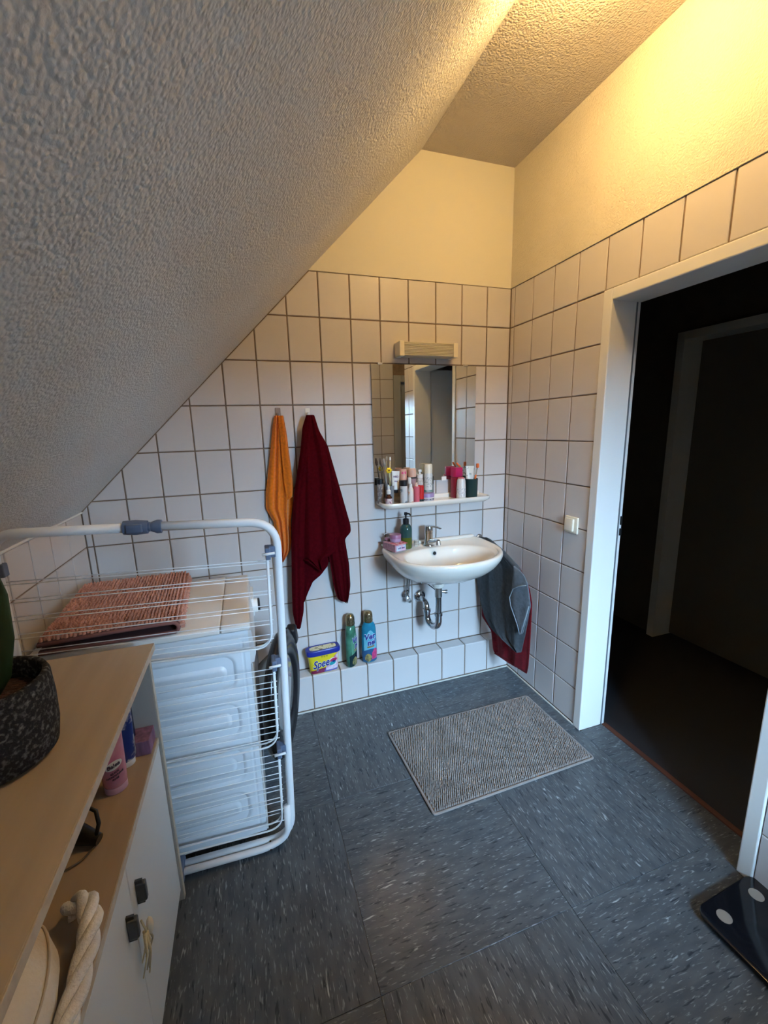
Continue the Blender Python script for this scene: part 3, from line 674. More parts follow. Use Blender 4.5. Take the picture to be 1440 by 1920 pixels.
b = tube(B(), fillet([(-0.652, -0.040, 0.58), (-0.652, -0.042, 0.66), (-0.645, -0.045, 0.712)], 0.04), 0.0048, 8); tube(b, fillet([(-0.640, -0.030, 0.57), (-0.636, -0.030, 0.66), (-0.630, -0.035, 0.712)], 0.04), 0.0048, 8); obj('riser_pipe', b, CHROME, t, world=True, smooth=True)

# ------------------------------------------------------------------ things on the sink ledge
t = thing('soap_dispenser', 'teal glass pump bottle half full of green soap on the sink', 'soap dispenser', (-0.672, -0.085, 0.8565))
GTEAL = mat('teal_glass', (0.022, 0.065, 0.062), rough=0.08, spec=0.6)
b = lathe(B(), [(0.001, 0.062), (0.0325, 0.062), (0.0325, 0.105), (0.030, 0.118), (0.020, 0.130), (0.013, 0.134), (0.013, 0.138), (0.001, 0.138)], 32); obj('upper_bottle', b, GTEAL, t, smooth=True, auto=50)
b = lathe(B(), [(0.001, 0.0), (0.030, 0.0), (0.0325, 0.004), (0.0325, 0.062), (0.001, 0.062)], 32); obj('soap_fill', b, mat('green_soap_in_glass', (0.07, 0.095, 0.010), rough=0.08, spec=0.6), t, smooth=True, auto=50, label='olive green soap filled lower half')
b = lathe(B(), [(0.0165, 0.132), (0.0165, 0.160), (0.012, 0.163), (0.005, 0.165), (0.005, 0.180), (0.009, 0.181), (0.009, 0.196), (0.001, 0.198)], 20); tube(b, [(0, 0, 0.190), (0.012, -0.022, 0.191), (0.015, -0.030, 0.184)], 0.0045, 8); obj('pump', b, BLACKPL, t, smooth=True, auto=40)
t = thing('plug_glass', 'tiny clear glass jar between dispenser and tap', 'glass', (-0.607, -0.075, 0.8565))
obj('glass_body', lathe(B(), [(0.014, 0), (0.015, 0.03), (0.014, 0.032), (0.012, 0.006), (0.001, 0.005)], 20), CLEARPL, t, smooth=True, auto=50)
t = thing('carton', 'pink and pale blue cardboard box lying at the left of the sink', 'box', (-0.748, -0.105, 0.8632), rotz=0.30)
PINKP = mat('pink_card', (0.44, 0.22, 0.27), rough=0.6, var=0.25, vscale=60)
obj('box_body', boxbm(-0.035, 0.035, -0.055, 0.055, 0.0, 0.036, bev=0.001), PINKP, t)
obj('box_flap', boxbm(-0.035, 0.046, -0.058, 0.020, 0.0365, 0.0385, bev=0.0005), mat('card_red_white', (0.72, 0.45, 0.48), rough=0.6, col2=(0.55, 0.10, 0.16), vscale=70, thr=(0.45, 0.55)), t, label='open pink and white flap')
obj('box_label', boxbm(-0.028, 0.034, -0.0565, -0.055, 0.004, 0.032), mat('card_pale_blue', (0.42, 0.56, 0.66), rough=0.6, col2=(0.62, 0.40, 0.50), vscale=45, thr=(0.45, 0.6)), t, label='pale blue printed end')
obj('lettering', text_bm('soft dent', 0.012, lambda x, y, z: (0.004+x, -0.0568-z, 0.018+y), bold=0.0004), mat('print_navy', (0.02, 0.03, 0.14), rough=0.6), t)
t = thing('cream_jar', 'round pink lidded jar on top of the pink carton', 'jar', (-0.738, -0.098, 0.9040))
obj('jar_body', lathe(B(), [(0.001, 0), (0.028, 0), (0.030, 0.004), (0.030, 0.018), (0.001, 0.018)], 28), mat('lilac_plastic', (0.42, 0.27, 0.40), rough=0.3), t, smooth=True, auto=50)
obj('jar_lid', lathe(B(), [(0.001, 0.018), (0.031, 0.018), (0.031, 0.036), (0.029, 0.039), (0.001, 0.039)], 28), mat('dusky_pink_lid', (0.33, 0.14, 0.24), rough=0.3), t, smooth=True, auto=50)
t = thing('compact', 'small rose coloured compact lying behind the pink jar', 'compact', (-0.762, -0.052, 0.9040))
obj('compact_case', lathe(B(), [(0.001, 0), (0.019, 0), (0.021, 0.003), (0.021, 0.009), (0.019, 0.012), (0.001, 0.012)], 24), mat('rose_shell', (0.42, 0.17, 0.25), rough=0.25), t, smooth=True, auto=50)
obj('mirror_ring', tube(B(), [Vector((-0.012+0.013*math.cos(a), 0.0, 0.022+0.013*math.sin(a))) for a in [2*math.pi*k/16 for k in range(16)]], 0.0022, 6, closed=True), STEEL, t, smooth=True)

# ------------------------------------------------------------------ things on the cosmetics shelf
def flatcol(n, c, r=0.35, **k): return mat(n, c, rough=r, **k)
def cyl_thing(name, lab, cat, x, y, parts, z=None, tilt=None, group=None):
    t = thing(name, lab, cat, (x, y, SZ if z is None else z), group=group)
    for pn, prof, m in parts:
        T = Matrix.Rotation(tilt[0], 4, tilt[1]) if tilt else None
        obj(pn, lathe(B(), prof, 20, T), m, t, smooth=True, auto=40)
    return t
WL = flatcol('label_white', (0.74, 0.72, 0.70), 0.4, col2=(0.42, 0.40, 0.42), vscale=120, thr=(0.5, 0.62))
cyl_thing('dropper_bottle', 'small brown dropper bottle with white pipette cap, front left of shelf', 'bottle', -0.775, -0.112,
  [('bottle_body', [(0.001, 0), (0.0165, 0), (0.0175, 0.003), (0.0175, 0.042), (0.009, 0.052), (0.009, 0.060), (0.001, 0.060)], flatcol('amber_glass', (0.045, 0.010, 0.008), 0.1)),
   ('bottle_label', [(0.0178, 0.006), (0.0180, 0.006), (0.0180, 0.036), (0.0178, 0.036)], flatcol('dropper_label', (0.62, 0.52, 0.54), 0.5, col2=(0.35, 0.12, 0.16), vscale=90, thr=(0.5, 0.6))),
   ('dropper_cap', [(0.0105, 0.058), (0.0105, 0.078), (0.0055, 0.082), (0.0055, 0.100), (0.002, 0.106), (0.001, 0.106)], WHITEPL)])
cyl_thing('cosmetic_bottle', 'smoky bottle with black cap behind the dropper bottle', 'bottle', -0.797, -0.042,
  [('bottle_body', [(0.001, 0), (0.0165, 0), (0.0165, 0.11), (0.001, 0.11)], flatcol('smoky_label', (0.20, 0.17, 0.17), 0.3, col2=(0.45, 0.42, 0.40), vscale=60, thr=(0.5, 0.6))),
   ('bottle_cap', [(0.0175, 0.105), (0.0175, 0.130), (0.001, 0.131)], BLACKPL)])
# brush cup
t = thing('brush_tumbler', 'smoky clear tumbler holding brushes at the left of the shelf', 'cup', (-0.752, -0.060, SZ))
obj('cup_body', lathe(B(), [(0.022, 0), (0.026, 0.095), (0.0245, 0.095), (0.0205, 0.004), (0.001, 0.004)], 24), mat('smoky_tumbler', (0.50, 0.50, 0.52), rough=0.15, trans=0.6, ior=1.2), t, smooth=True, auto=50)
def stick(lab, name, x0, y0, x1, y1, L, r, m, head=None, mh=None, cat='brush', grp=None):
    t = thing(name, lab, cat, (x0, y0, SZ+0.006))
    d = Vector((x1, y1, L))
    obj('handle', tube(B(), [(0, 0, 0), d*0.5, d], [r, r*1.15, r*0.9], 8), m, t, smooth=True)
    if head: obj(head[0], tube(B(), [d, d*(1+head[1]*0.4), d*(1+head[1])], [head[2], head[2]*1.3, head[2]*0.7], 8), mh, t, smooth=True)
    return t
BRH = flatcol('brown_bristle', (0.17, 0.12, 0.10), 0.8); DKH = flatcol('dark_handle', (0.10, 0.085, 0.08), 0.3)
stick('dark makeup brush leaning furthest left in the tumbler', 'makeup_brush', -0.757, -0.066, -0.030, 0.008, 0.19, 0.0035, DKH, ('bristles', 0.20, 0.0065), BRH)
stick('second makeup brush with grey bristles, beside the dark one', 'makeup_brush', -0.753, -0.050, -0.018, 0.01, 0.195, 0.0035, flatcol('grey_handle', (0.30, 0.26, 0.24), 0.3), ('bristles', 0.18, 0.0065), flatcol('grey_bristle', (0.34, 0.31, 0.29), 0.8))
stick('pale toothbrush handle leaning out of the left tumbler', 'toothbrush', -0.750, -0.058, 0.012, 0.02, 0.215, 0.003, flatcol('ivory', (0.80, 0.74, 0.58), 0.3), ('brush_head', 0.10, 0.0045), WHITEPL, cat='toothbrush')
t = thing('flower_pick', 'yellow flower shaped pick with a thin stem in the left tumbler', 'ornament', (-0.748, -0.072, SZ+0.006))
obj('stem', tube(B(), [(0, 0, 0), (-0.004, 0, 0.10), (-0.010, 0, 0.165)], 0.0018, 6), flatcol('olive_stem', (0.28, 0.27, 0.08), 0.5), t)
for k in range(6):
    a = 2*math.pi*k/6
    obj('petal', loft(B(), [(-0.003, 0.001, 0.001), (-0.001, 0.007, 0.006), (0.001, 0.007, 0.006), (0.003, 0.001, 0.001)], 10, mtx=Matrix.Translation((-0.010+0.0095*math.cos(a), -0.002, 0.170+0.0095*math.sin(a))) @ RX), flatcol('yellow_petal', (0.85, 0.62, 0.02), 0.5), t, smooth=True)
obj('flower_centre', lathe(B(), [(0.001, 0), (0.005, 0.001), (0.001, 0.004)], 12, Matrix.Translation((-0.010, -0.004, 0.170)) @ RX), flatcol('flower_brown', (0.25, 0.12, 0.01), 0.5), t, smooth=True)
def tube_flat(name, lab, x, y, z0, h, w_, m, mcap, cat='tube', rot=0.0, lean=0.0, inv=True, txt=None, tm=None, ts=0.012):
    """squeeze tube: cap below, crimped end on top"""
    t = thing(name, lab, cat, (x, y, z0), rotz=rot)
    S = Matrix.Rotation(lean, 4, 'Y')
    obj('tube_body', loft(B(), [(0.018, w_*0.42, w_*0.42), (0.022, w_*0.5, w_*0.42), (h*0.5, w_*0.52, w_*0.30), (h*0.85, w_*0.54, w_*0.12), (h, w_*0.56, 0.0012)], 28, mtx=S), m, t, smooth=True, auto=60)
    obj('tube_cap', loft(B(), [(0, w_*0.40, w_*0.36), (0.001, w_*0.42, w_*0.38), (0.0185, w_*0.43, w_*0.39)], 28, mtx=S), mcap, t, smooth=True, auto=50)
    if txt:
        k = 0
        for s_, zz, sz in txt:
            obj('lettering', text_bm(s_, sz, lambda X, Y, Z: S @ Vector((X, -w_*(0.42-0.30*(zz/h))*math.sqrt(max(0, 1-(X/(w_*0.55))**2))-0.001-Z, zz+Y)), bold=0.0003), tm, t)
    return t
PUR = flatcol('print_purple', (0.12, 0.05, 0.20), 0.5)
tube_flat('toothpaste_tube', 'white toothpaste tube with dark violet print standing in the tumbler', -0.722, -0.062, SZ+0.055, 0.115, 0.040, WHITEPL, BLACKPL, lean=0.05, txt=[('NEO', 0.085, 0.014), ('dent', 0.062, 0.010)], tm=PUR)
cyl_thing('lotion_bottle', 'pale grey bottle with broad black cap, third in the front row', 'bottle', -0.690, -0.108,
  [('bottle_body', [(0.001, 0), (0.0185, 0), (0.020, 0.004), (0.020, 0.092), (0.015, 0.097), (0.001, 0.097)], flatcol('pale_grey_label', (0.60, 0.60, 0.60), 0.35, col2=(0.16, 0.20, 0.24), vscale=28, thr=(0.55, 0.6))),
   ('bottle_cap', [(0.0195, 0.096), (0.0200, 0.122), (0.018, 0.124), (0.001, 0.124)], BLACKPL)])
cyl_thing('serum_bottle', 'slim white bottle with apricot label between grey bottle and coral tube', 'bottle', -0.653, -0.112,
  [('bottle_body', [(0.001, 0), (0.0145, 0), (0.0155, 0.003), (0.0155, 0.072), (0.010, 0.084), (0.001, 0.085)], flatcol('serum_label', (0.72, 0.66, 0.60), 0.35, col2=(0.70, 0.30, 0.16), vscale=35, thr=(0.55, 0.62))),
   ('bottle_cap', [(0.0095, 0.084), (0.0085, 0.103), (0.001, 0.105)], WHITEPL)])
cyl_thing('lip_tube', 'coral pink cylinder bottle with pale pump tip in the front row', 'bottle', -0.622, -0.118,
  [('bottle_body', [(0.001, 0), (0.0155, 0), (0.0160, 0.002), (0.0160, 0.088), (0.001, 0.089)], flatcol('coral_pink', (0.66, 0.13, 0.17), 0.3)),
   ('pump_tip', [(0.008, 0.089), (0.008, 0.100), (0.004, 0.102), (0.004, 0.110), (0.001, 0.110)], flatcol('pale_peach', (0.72, 0.56, 0.46), 0.3))])
cyl_thing('deodorant', 'bright red can with dark base beside the coral bottle', 'can', -0.592, -0.100,
  [('can_body', [(0.001, 0.018), (0.0185, 0.018), (0.0185, 0.086), (0.014, 0.091), (0.001, 0.091)], flatcol('bright_red', (0.62, 0.018, 0.018), 0.3)),
   ('can_base', [(0.001, 0), (0.0185, 0), (0.0188, 0.018), (0.001, 0.018)], flatcol('dark_green_base', (0.03, 0.05, 0.045), 0.3))])
t = thing('cream_jar', 'wide white jar with lilac lid at the middle of the shelf', 'jar', (-0.545, -0.081, SZ))
obj('jar_body', lathe(B(), [(0.001, 0), (0.034, 0), (0.036, 0.003), (0.036, 0.024), (0.001, 0.024)], 32), flatcol('jar_white', (0.76, 0.73, 0.72), 0.3), t, smooth=True, auto=50)
obj('jar_lid', lathe(B(), [(0.001, 0.024), (0.038, 0.024), (0.038, 0.042), (0.036, 0.045), (0.001, 0.045)], 32), flatcol('lilac_lid', (0.33, 0.24, 0.46), 0.35), t, smooth=True, auto=50)
obj('lettering', text_bm('BODY BUTTER', 0.011, lambda x, y, z: (0.0366*math.sin(x/0.0366), -0.0366*math.cos(x/0.0366)-z, 0.012+y), bold=0.0004), flatcol('print_dark', (0.05, 0.04, 0.09), 0.5), t)
t = cyl_thing('spray_can', 'tallest white spray can with green print behind the lilac jar', 'can', -0.520, -0.040,
  [('can_body', [(0.001, 0), (0.0235, 0), (0.0235, 0.135), (0.021, 0.145), (0.001, 0.145)], flatcol('can_white', (0.70, 0.69, 0.66), 0.35)),
   ('can_print', [(0.0237, 0.02), (0.0239, 0.02), (0.0239, 0.055), (0.0237, 0.055)], flatcol('can_green_print', (0.36, 0.48, 0.42), 0.4, col2=(0.06, 0.20, 0.16), vscale=60, thr=(0.45, 0.6))),
   ('can_lettering_band', [(0.0237, 0.07), (0.0239, 0.07), (0.0239, 0.125), (0.0237, 0.125)], flatcol('can_grey_print', (0.70, 0.69, 0.66), 0.4, col2=(0.36, 0.40, 0.38), vscale=130, thr=(0.5, 0.6))),
   ('can_cap', [(0.0225, 0.145), (0.0225, 0.190), (0.020, 0.195), (0.001, 0.196)], CREAMPL)])
cyl_thing('pump_bottle', 'clear bottle with white foam pump left of the tall spray can', 'bottle', -0.572, -0.045,
  [('bottle_body', [(0.001, 0), (0.0185, 0), (0.0185, 0.118), (0.012, 0.126), (0.001, 0.126)], flatcol('bottle_grey_label', (0.46, 0.44, 0.42), 0.3, col2=(0.66, 0.65, 0.62), vscale=80, thr=(0.45, 0.6))),
   ('pump', [(0.0170, 0.124), (0.0170, 0.142), (0.006, 0.145), (0.006, 0.155), (0.011, 0.157), (0.009, 0.168), (0.001, 0.169)], WHITEPL)])
cyl_thing('cosmetic_bottle', 'mauve bottle with rounded peach cap behind the red can', 'bottle', -0.618, -0.050,
  [('bottle_body', [(0.001, 0), (0.0225, 0), (0.0225, 0.125), (0.001, 0.125)], flatcol('mauve_body', (0.35, 0.22, 0.24), 0.3)),
   ('bottle_cap', [(0.0205, 0.132), (0.0225, 0.134), (0.0225, 0.165), (0.018, 0.175), (0.001, 0.177)], flatcol('peach_cap', (0.70, 0.43, 0.32), 0.3)),
   ('dark_band', [(0.0228, 0.124), (0.0230, 0.124), (0.0230, 0.131), (0.001, 0.132)], BLACKPL)])
cyl_thing('cosmetic_bottle', 'translucent apricot bottle with magenta spot behind the slim white one', 'bottle', -0.668, -0.045,
  [('bottle_body', [(0.001, 0), (0.020, 0), (0.020, 0.12), (0.001, 0.12)], flatcol('apricot_body', (0.48, 0.30, 0.24), 0.25)),
   ('bottle_cap', [(0.0205, 0.12), (0.0205, 0.172), (0.018, 0.176), (0.001, 0.177)], flatcol('apricot_cap', (0.66, 0.36, 0.28), 0.25, col2=(0.75, 0.06, 0.25), vscale=22, thr=(0.58, 0.62)))])
cyl_thing('nail_pump', 'little white pump bottle peeking above the slim white bottle', 'bottle', -0.646, -0.080,
  [('bottle_body', [(0.001, 0), (0.011, 0), (0.011, 0.100), (0.001, 0.100)], flatcol('creamy_body', (0.62, 0.54, 0.46), 0.3)),
   ('bottle_cap', [(0.009, 0.100), (0.009, 0.128), (0.006, 0.133), (0.001, 0.134)], WHITEPL)])
cyl_thing('mascara', 'dark slim tube standing right behind the tall spray can', 'tube', -0.494, -0.030,
  [('tube_body', [(0.001, 0), (0.010, 0), (0.010, 0.085), (0.001, 0.085)], flatcol('petrol_tube', (0.05, 0.09, 0.11), 0.3)),
   ('tube_cap', [(0.0105, 0.085), (0.0105, 0.125), (0.001, 0.127)], BLACKPL)])
# right group
t = thing('perfume_box', 'tall magenta bottle box near the right end of the shelf', 'bottle', (-0.352, -0.050, SZ), rotz=0.25)
obj('box_body', boxbm(-0.025, 0.025, -0.022, 0.022, 0, 0.115, bev=0.003), flatcol('deep_crimson', (0.30, 0.01, 0.035), 0.3), t, smooth=True, auto=40)
obj('box_cap', boxbm(-0.0255, 0.0255, -0.0225, 0.0225, 0.117, 0.168, bev=0.003), flatcol('magenta_cap', (0.50, 0.012, 0.10), 0.3), t, smooth=True, auto=40)
cyl_thing('deodorant', 'white roll on stick with pink tip in front of the magenta box', 'deodorant', -0.350, -0.100,
  [('stick_body', [(0.001, 0), (0.022, 0), (0.025, 0.004), (0.025, 0.060), (0.023, 0.100), (0.018, 0.112), (0.001, 0.112)], flatcol('stick_white', (0.76, 0.72, 0.68), 0.3)),
   ('stick_label', [(0.0252, 0.015), (0.0254, 0.015), (0.0254, 0.062), (0.0252, 0.062)], WL),
   ('stick_tip', [(0.0175, 0.112), (0.015, 0.118), (0.001, 0.120)], flatcol('tip_pink', (0.62, 0.16, 0.18), 0.3))])
t = thing('tooth_mug', 'dark green tumbler with tube and toothbrush at the right shelf end', 'cup', (-0.272, -0.075, SZ))
obj('cup_body', lathe(B(), [(0.033, 0), (0.0345, 0.004), (0.0355, 0.105), (0.034, 0.105), (0.033, 0.006), (0.001, 0.006)], 28), flatcol('dark_green_glass', (0.018, 0.045, 0.045), 0.1), t, smooth=True, auto=50)
tube_flat('toothpaste_tube', 'white toothpaste tube with grey green print in the dark tumbler', -0.283, -0.072, SZ+0.045, 0.130, 0.046, flatcol('tube_whitegreen', (0.68, 0.70, 0.66), 0.3, col2=(0.30, 0.40, 0.38), vscale=40, thr=(0.56, 0.62)), WHITEPL, lean=0.02)
ORG = flatcol('orange_plastic', (0.80, 0.16, 0.03), 0.3)
t = thing('toothbrush', 'clear toothbrush with orange head leaning right in the dark tumbler', 'toothbrush', (-0.262, -0.080, SZ+0.007))
obj('handle', tube(B(), [(0, 0, 0), (0.008, -0.002, 0.10), (0.022, 0.0, 0.155)], [0.004, 0.0045, 0.003], 8), CLEARPL, t, smooth=True)
obj('grip', tube(B(), [(0.006, -0.006, 0.085), (0.011, -0.006, 0.118)], 0.005, 8), ORG, t, smooth=True, label='orange grip')
obj('brush_head', boxbm(0.016, 0.031, -0.008, 0.006, 0.155, 0.180, bev=0.004), ORG, t, smooth=True, label='orange brush head')
t = thing('toothbrush', 'orange headed toothbrush leaning left out of the dark tumbler', 'toothbrush', (-0.283, -0.062, SZ+0.007))
obj('handle', tube(B(), [(0, 0, 0), (-0.010, 0.005, 0.11), (-0.042, 0.022, 0.165)], [0.004, 0.004, 0.003], 8), CLEARPL, t, smooth=True)
obj('brush_head', tube(B(), [(-0.040, 0.022, 0.162), (-0.060, 0.030, 0.184)], 0.005, 8), ORG, t, smooth=True, label='orange brush head')

# light switch on the door wall
t = thing('light_switch', 'cream rocker light switch beside the door frame', 'light switch', (0, -0.5565, 1.02))
obj('frame_plate', boxbm(-0.010, 0.0, -0.040, 0.040, -0.040, 0.040, bev=0.004, seg=3), CREAMPL, t, smooth=True, auto=60)
obj('rocker', boxbm(-0.020, -0.008, -0.020, 0.033, -0.030, 0.030, bev=0.003, mtx=Matrix.Rotation(R(3), 4, 'Y')), CREAMPL, t, smooth=True, auto=60)

# ------------------------------------------------------------------ things on the pipe ledge
LGZ = 0.2062
DB = flatcol('deep_blue_lid', (0.018, 0.03, 0.26), 0.3)
t = thing('detergent_tub', 'yellow laundry capsule tub with dark blue lid and SPEE lettering', 'tub', (-1.150, -0.040, LGZ), rotz=0.06)
def rr_sec(hw, hd, z, e=4.5): return (z, hw, hd, e)
obj('tub_body', loft(B(), [rr_sec(0.072, 0.028, 0.0), rr_sec(0.075, 0.030, 0.004), rr_sec(0.086, 0.0335, 0.112)], 48), flatcol('tub_yellow', (0.80, 0.62, 0.02), 0.35), t, smooth=True, auto=50)
obj('tub_lid', loft(B(), [rr_sec(0.090, 0.0355, 0.106), rr_sec(0.093, 0.0365, 0.110), rr_sec(0.093, 0.0365, 0.130), rr_sec(0.090, 0.0345, 0.134)], 48), DB, t, smooth=True, auto=50)
def tubF(off):
    def F(x, y, z):      # x,y on the front print -> follows the tapered superellipse front
        a = 0.075+0.011*(y/0.112); b_ = 0.030+0.0035*(y/0.112); e = 4.5
        q = min(0.999, abs(x)/a); yy = b_*(1-q**e)**(1/e)
        return (x, -yy-off-z, y)
    return F
def tub_patch(name, x0, x1, fy0, fy1, m, off, nx=24):
    b = B(); F = tubF(off); rs = []
    for i in range(nx+1):
        x = x0+(x1-x0)*i/nx; u = i/nx
        rs.append([Vector(F(x, fy0(u), 0)), Vector(F(x, fy1(u), 0)), Vector(F(x, fy1(u), 0.0004)), Vector(F(x, fy0(u), 0.0004))])
    rings(b, rs); return obj(name, b, m, t)
tub_patch('printed_band', -0.0735, 0.0745, lambda u: 0.003, lambda u: 0.020+0.010*math.sin(3*u), flatcol('band_maroon', (0.22, 0.015, 0.06), 0.35, col2=(0.10, 0.10, 0.38), vscale=20, thr=(0.52, 0.6)), 0.0004)
tub_patch('printed_swoosh', 0.006, 0.079, lambda u: 0.012, lambda u: 0.030+0.078*u**0.8, flatcol('swoosh_pink', (0.55, 0.18, 0.24), 0.35, col2=(0.70, 0.62, 0.72), vscale=22, thr=(0.42, 0.62)), 0.0006)
def disc_patch(name, cx, cy, rx, ry, m, off, a0=0, a1=2*math.pi, ri=0.0, rot=0.0):
    b = B(); F = tubF(off); n = 24; top, bot = [], []
    for w_ in (0, 0.0005):
        ring_o = [b.verts.new(F(cx+(rx*math.cos(a0+(a1-a0)*k/n))*math.cos(rot)-ry*math.sin(a0+(a1-a0)*k/n)*math.sin(rot), cy+(rx*math.cos(a0+(a1-a0)*k/n))*math.sin(rot)+ry*math.sin(a0+(a1-a0)*k/n)*math.cos(rot), w_)) for k in range(n+1)]
        c = b.verts.new(F(cx, cy, w_))
        for k in range(n): b.faces.new((c, ring_o[k], ring_o[k+1]))
    return obj(name, b, m, t)
disc_patch('capsule_glow', 0.046, 0.056, 0.024, 0.024, flatcol('glow_white', (0.75, 0.72, 0.76), 0.3), 0.0010)
disc_patch('capsule_picture', 0.049, 0.064, 0.020, 0.012, flatcol('gel_magenta', (0.45, 0.02, 0.10), 0.25), 0.0015, rot=0.2)
disc_patch('capsule_picture', 0.043, 0.048, 0.019, 0.011, flatcol('gel_teal', (0.02, 0.32, 0.36), 0.25), 0.0019, rot=0.25)
disc_patch('capsule_picture', 0.050, 0.058, 0.009, 0.007, flatcol('gel_navy', (0.02, 0.03, 0.18), 0.25), 0.0023)
obj('lettering', text_bm('Spee', 0.062, lambda x, y, z: tubF(0.0026)(-0.020+x, 0.057+y+0.10*x, z), bold=0.0030, shear=0.25, sx=0.74), flatcol('white_print', (0.80, 0.80, 0.80), 0.4), t, label='white outline of the word Spee')
obj('lettering', text_bm('Spee', 0.062, lambda x, y, z: tubF(0.0032)(-0.020+x, 0.057+y+0.10*x, z), bold=0.0014, shear=0.25, sx=0.74), flatcol('navy_print', (0.01, 0.02, 0.20), 0.4), t, label='dark blue word Spee')
obj('leaf_print', text_bm('* * *', 0.020, lambda x, y, z: tubF(0.0010)(0.000+x, 0.092+y, z), bold=0.0010), flatcol('print_brown', (0.22, 0.16, 0.05), 0.5), t)
obj('lid_label', loft(B(), [(0.1338, 0.072, 0.022, 4), (0.1346, 0.072, 0.022, 4)], 32), flatcol('lid_label_print', (0.72, 0.66, 0.42), 0.5, col2=(0.20, 0.14, 0.05), vscale=70, thr=(0.56, 0.62)), t)

def softener(name_lab, x, y, rz, cols, x_off):
    t = thing('softener_bottle', name_lab, 'bottle', (x, y, LGZ), rotz=rz)
    secs = [(0.0, 0.036, 0.022), (0.006, 0.042, 0.027), (0.05, 0.044, 0.029), (0.13, 0.043, 0.028), (0.19, 0.042, 0.027), (0.215, 0.038, 0.026), (0.232, 0.028, 0.023), (0.240, 0.022, 0.021)]
    def sec_at(z):
        for a, b_ in zip(secs[:-1], secs[1:]):
            if a[0] <= z <= b_[0]:
                k = (z-a[0])/(b_[0]-a[0]); return a[1]+(b_[1]-a[1])*k, a[2]+(b_[2]-a[2])*k
        return secs[-1][1:3]
    def S(off):
        def F(x_, y_, z_):
            hw, hd = sec_at(max(0, min(0.24, y_))); q = max(-1.45, min(1.45, x_/hw))
            return ((hw+off+z_)*math.sin(q), -(hd+off+z_)*math.cos(q), y_)
        return F
    obj('bottle_body', loft(B(), [(z, a, b_, 2.0) for z, a, b_ in secs], 40), cols[0], t, smooth=True, auto=60)
    def wrap(nm, x0, x1, f0, f1, m, off, n=24, nz=6):
        b = B(); F = S(off); rs = []
        grid = [[b.verts.new(F(x0+(x1-x0)*i/n, f0(i/n)+(f1(i/n)-f0(i/n))*j/nz, 0)) for j in range(nz+1)] for i in range(n+1)]
        for i in range(n):
            for j in range(nz): b.faces.new((grid[i][j], grid[i+1][j], grid[i+1][j+1], grid[i][j+1]))
        return obj(nm, b, m, t, smooth=True)
    wrap('sleeve_band', -0.060, 0.060, lambda u: 0.008, lambda u: 0.062+0.022*math.sin(2.6*u+0.3), cols[1], 0.0005)
    wrap('flower_print', 0.006, 0.048, lambda u: 0.020, lambda u: 0.058+0.026*math.sin(3.0*u), cols[2], 0.0009)
    wrap('flower_print', -0.036, 0.004, lambda u: 0.014+0.006*math.cos(6*u), lambda u: 0.040+0.018*math.sin(3.1*u), cols[3], 0.0012)
    wrap('sleeve_middle', -0.040, 0.040, lambda u: 0.075+0.01*math.sin(3*u), lambda u: 0.175-0.02*math.cos(6.28*u), cols[4], 0.0007)
    wrap('gold_line', -0.020, 0.022, lambda u: 0.092+0.004*u, lambda u: 0.101+0.004*u, flatcol('gold_brown_print', (0.28, 0.18, 0.07), 0.4), 0.0016)
    for off, bo, m, lb_ in ((0.0016, 0.0028, 'white_print', 'white outline of the word Vernel'), (0.0026, 0.0014, 'navy_print', 'dark blue word Vernel')):
        b = text_bm('Ver', 0.046, lambda X, Y, Z: S(off)(-0.004+X, 0.158+Y+0.12*X, Z), bold=bo, shear=0.1, sx=0.86)
        b2 = text_bm('nel', 0.046, lambda X, Y, Z: S(off)(0.006+X, 0.124+Y+0.12*X, Z), bold=bo, shear=0.1, sx=0.86)
        me_ = bpy.data.meshes.new('x'); b2.to_mesh(me_); b2.free(); b.from_mesh(me_); bpy.data.meshes.remove(me_)
        obj('lettering', b, MATS[m], t, label=lb_)
    obj('cap', lathe(B(), [(0.022, 0.236), (0.0255, 0.240), (0.026, 0.252), (0.0245, 0.258), (0.0255, 0.263), (0.024, 0.285), (0.019, 0.297), (0.008, 0.302), (0.001, 0.3025)], 28), mat('gold_cap', (0.33, 0.25, 0.14), rough=0.22, metal=0.85), t, smooth=True, auto=60)
    return t
BL = [flatcol('softener_blue', (0.012, 0.13, 0.23), 0.2, col2=(0.02, 0.24, 0.36), vscale=14), flatcol('softener_blue_low', (0.03, 0.10, 0.22), 0.2), flatcol('flower_crimson', (0.50, 0.01, 0.10), 0.3, col2=(0.62, 0.10, 0.25), vscale=50), flatcol('flower_ochre', (0.40, 0.30, 0.10), 0.3, col2=(0.14, 0.12, 0.06), vscale=60, thr=(0.5, 0.6)), flatcol('softener_sky', (0.10, 0.40, 0.52), 0.2, col2=(0.22, 0.54, 0.62), vscale=10)]
GRN = [flatcol('softener_green', (0.02, 0.085, 0.055), 0.15, col2=(0.08, 0.26, 0.17), vscale=14), flatcol('softener_green_low', (0.012, 0.03, 0.035), 0.15), flatcol('flower_plum', (0.12, 0.02, 0.10), 0.3, col2=(0.22, 0.06, 0.16), vscale=50), flatcol('flower_ochre2', (0.34, 0.28, 0.10), 0.3, col2=(0.10, 0.12, 0.05), vscale=60, thr=(0.5, 0.6)), flatcol('softener_mint', (0.09, 0.25, 0.16), 0.2, col2=(0.13, 0.33, 0.22), vscale=10)]
softener('green fabric softener bottle with gold cap turned sideways on the ledge', -0.992, -0.042, 0.95, GRN, 0)
softener('blue fabric softener bottle with gold cap and red flower print', -0.888, -0.040, 0.05, BL, 0)

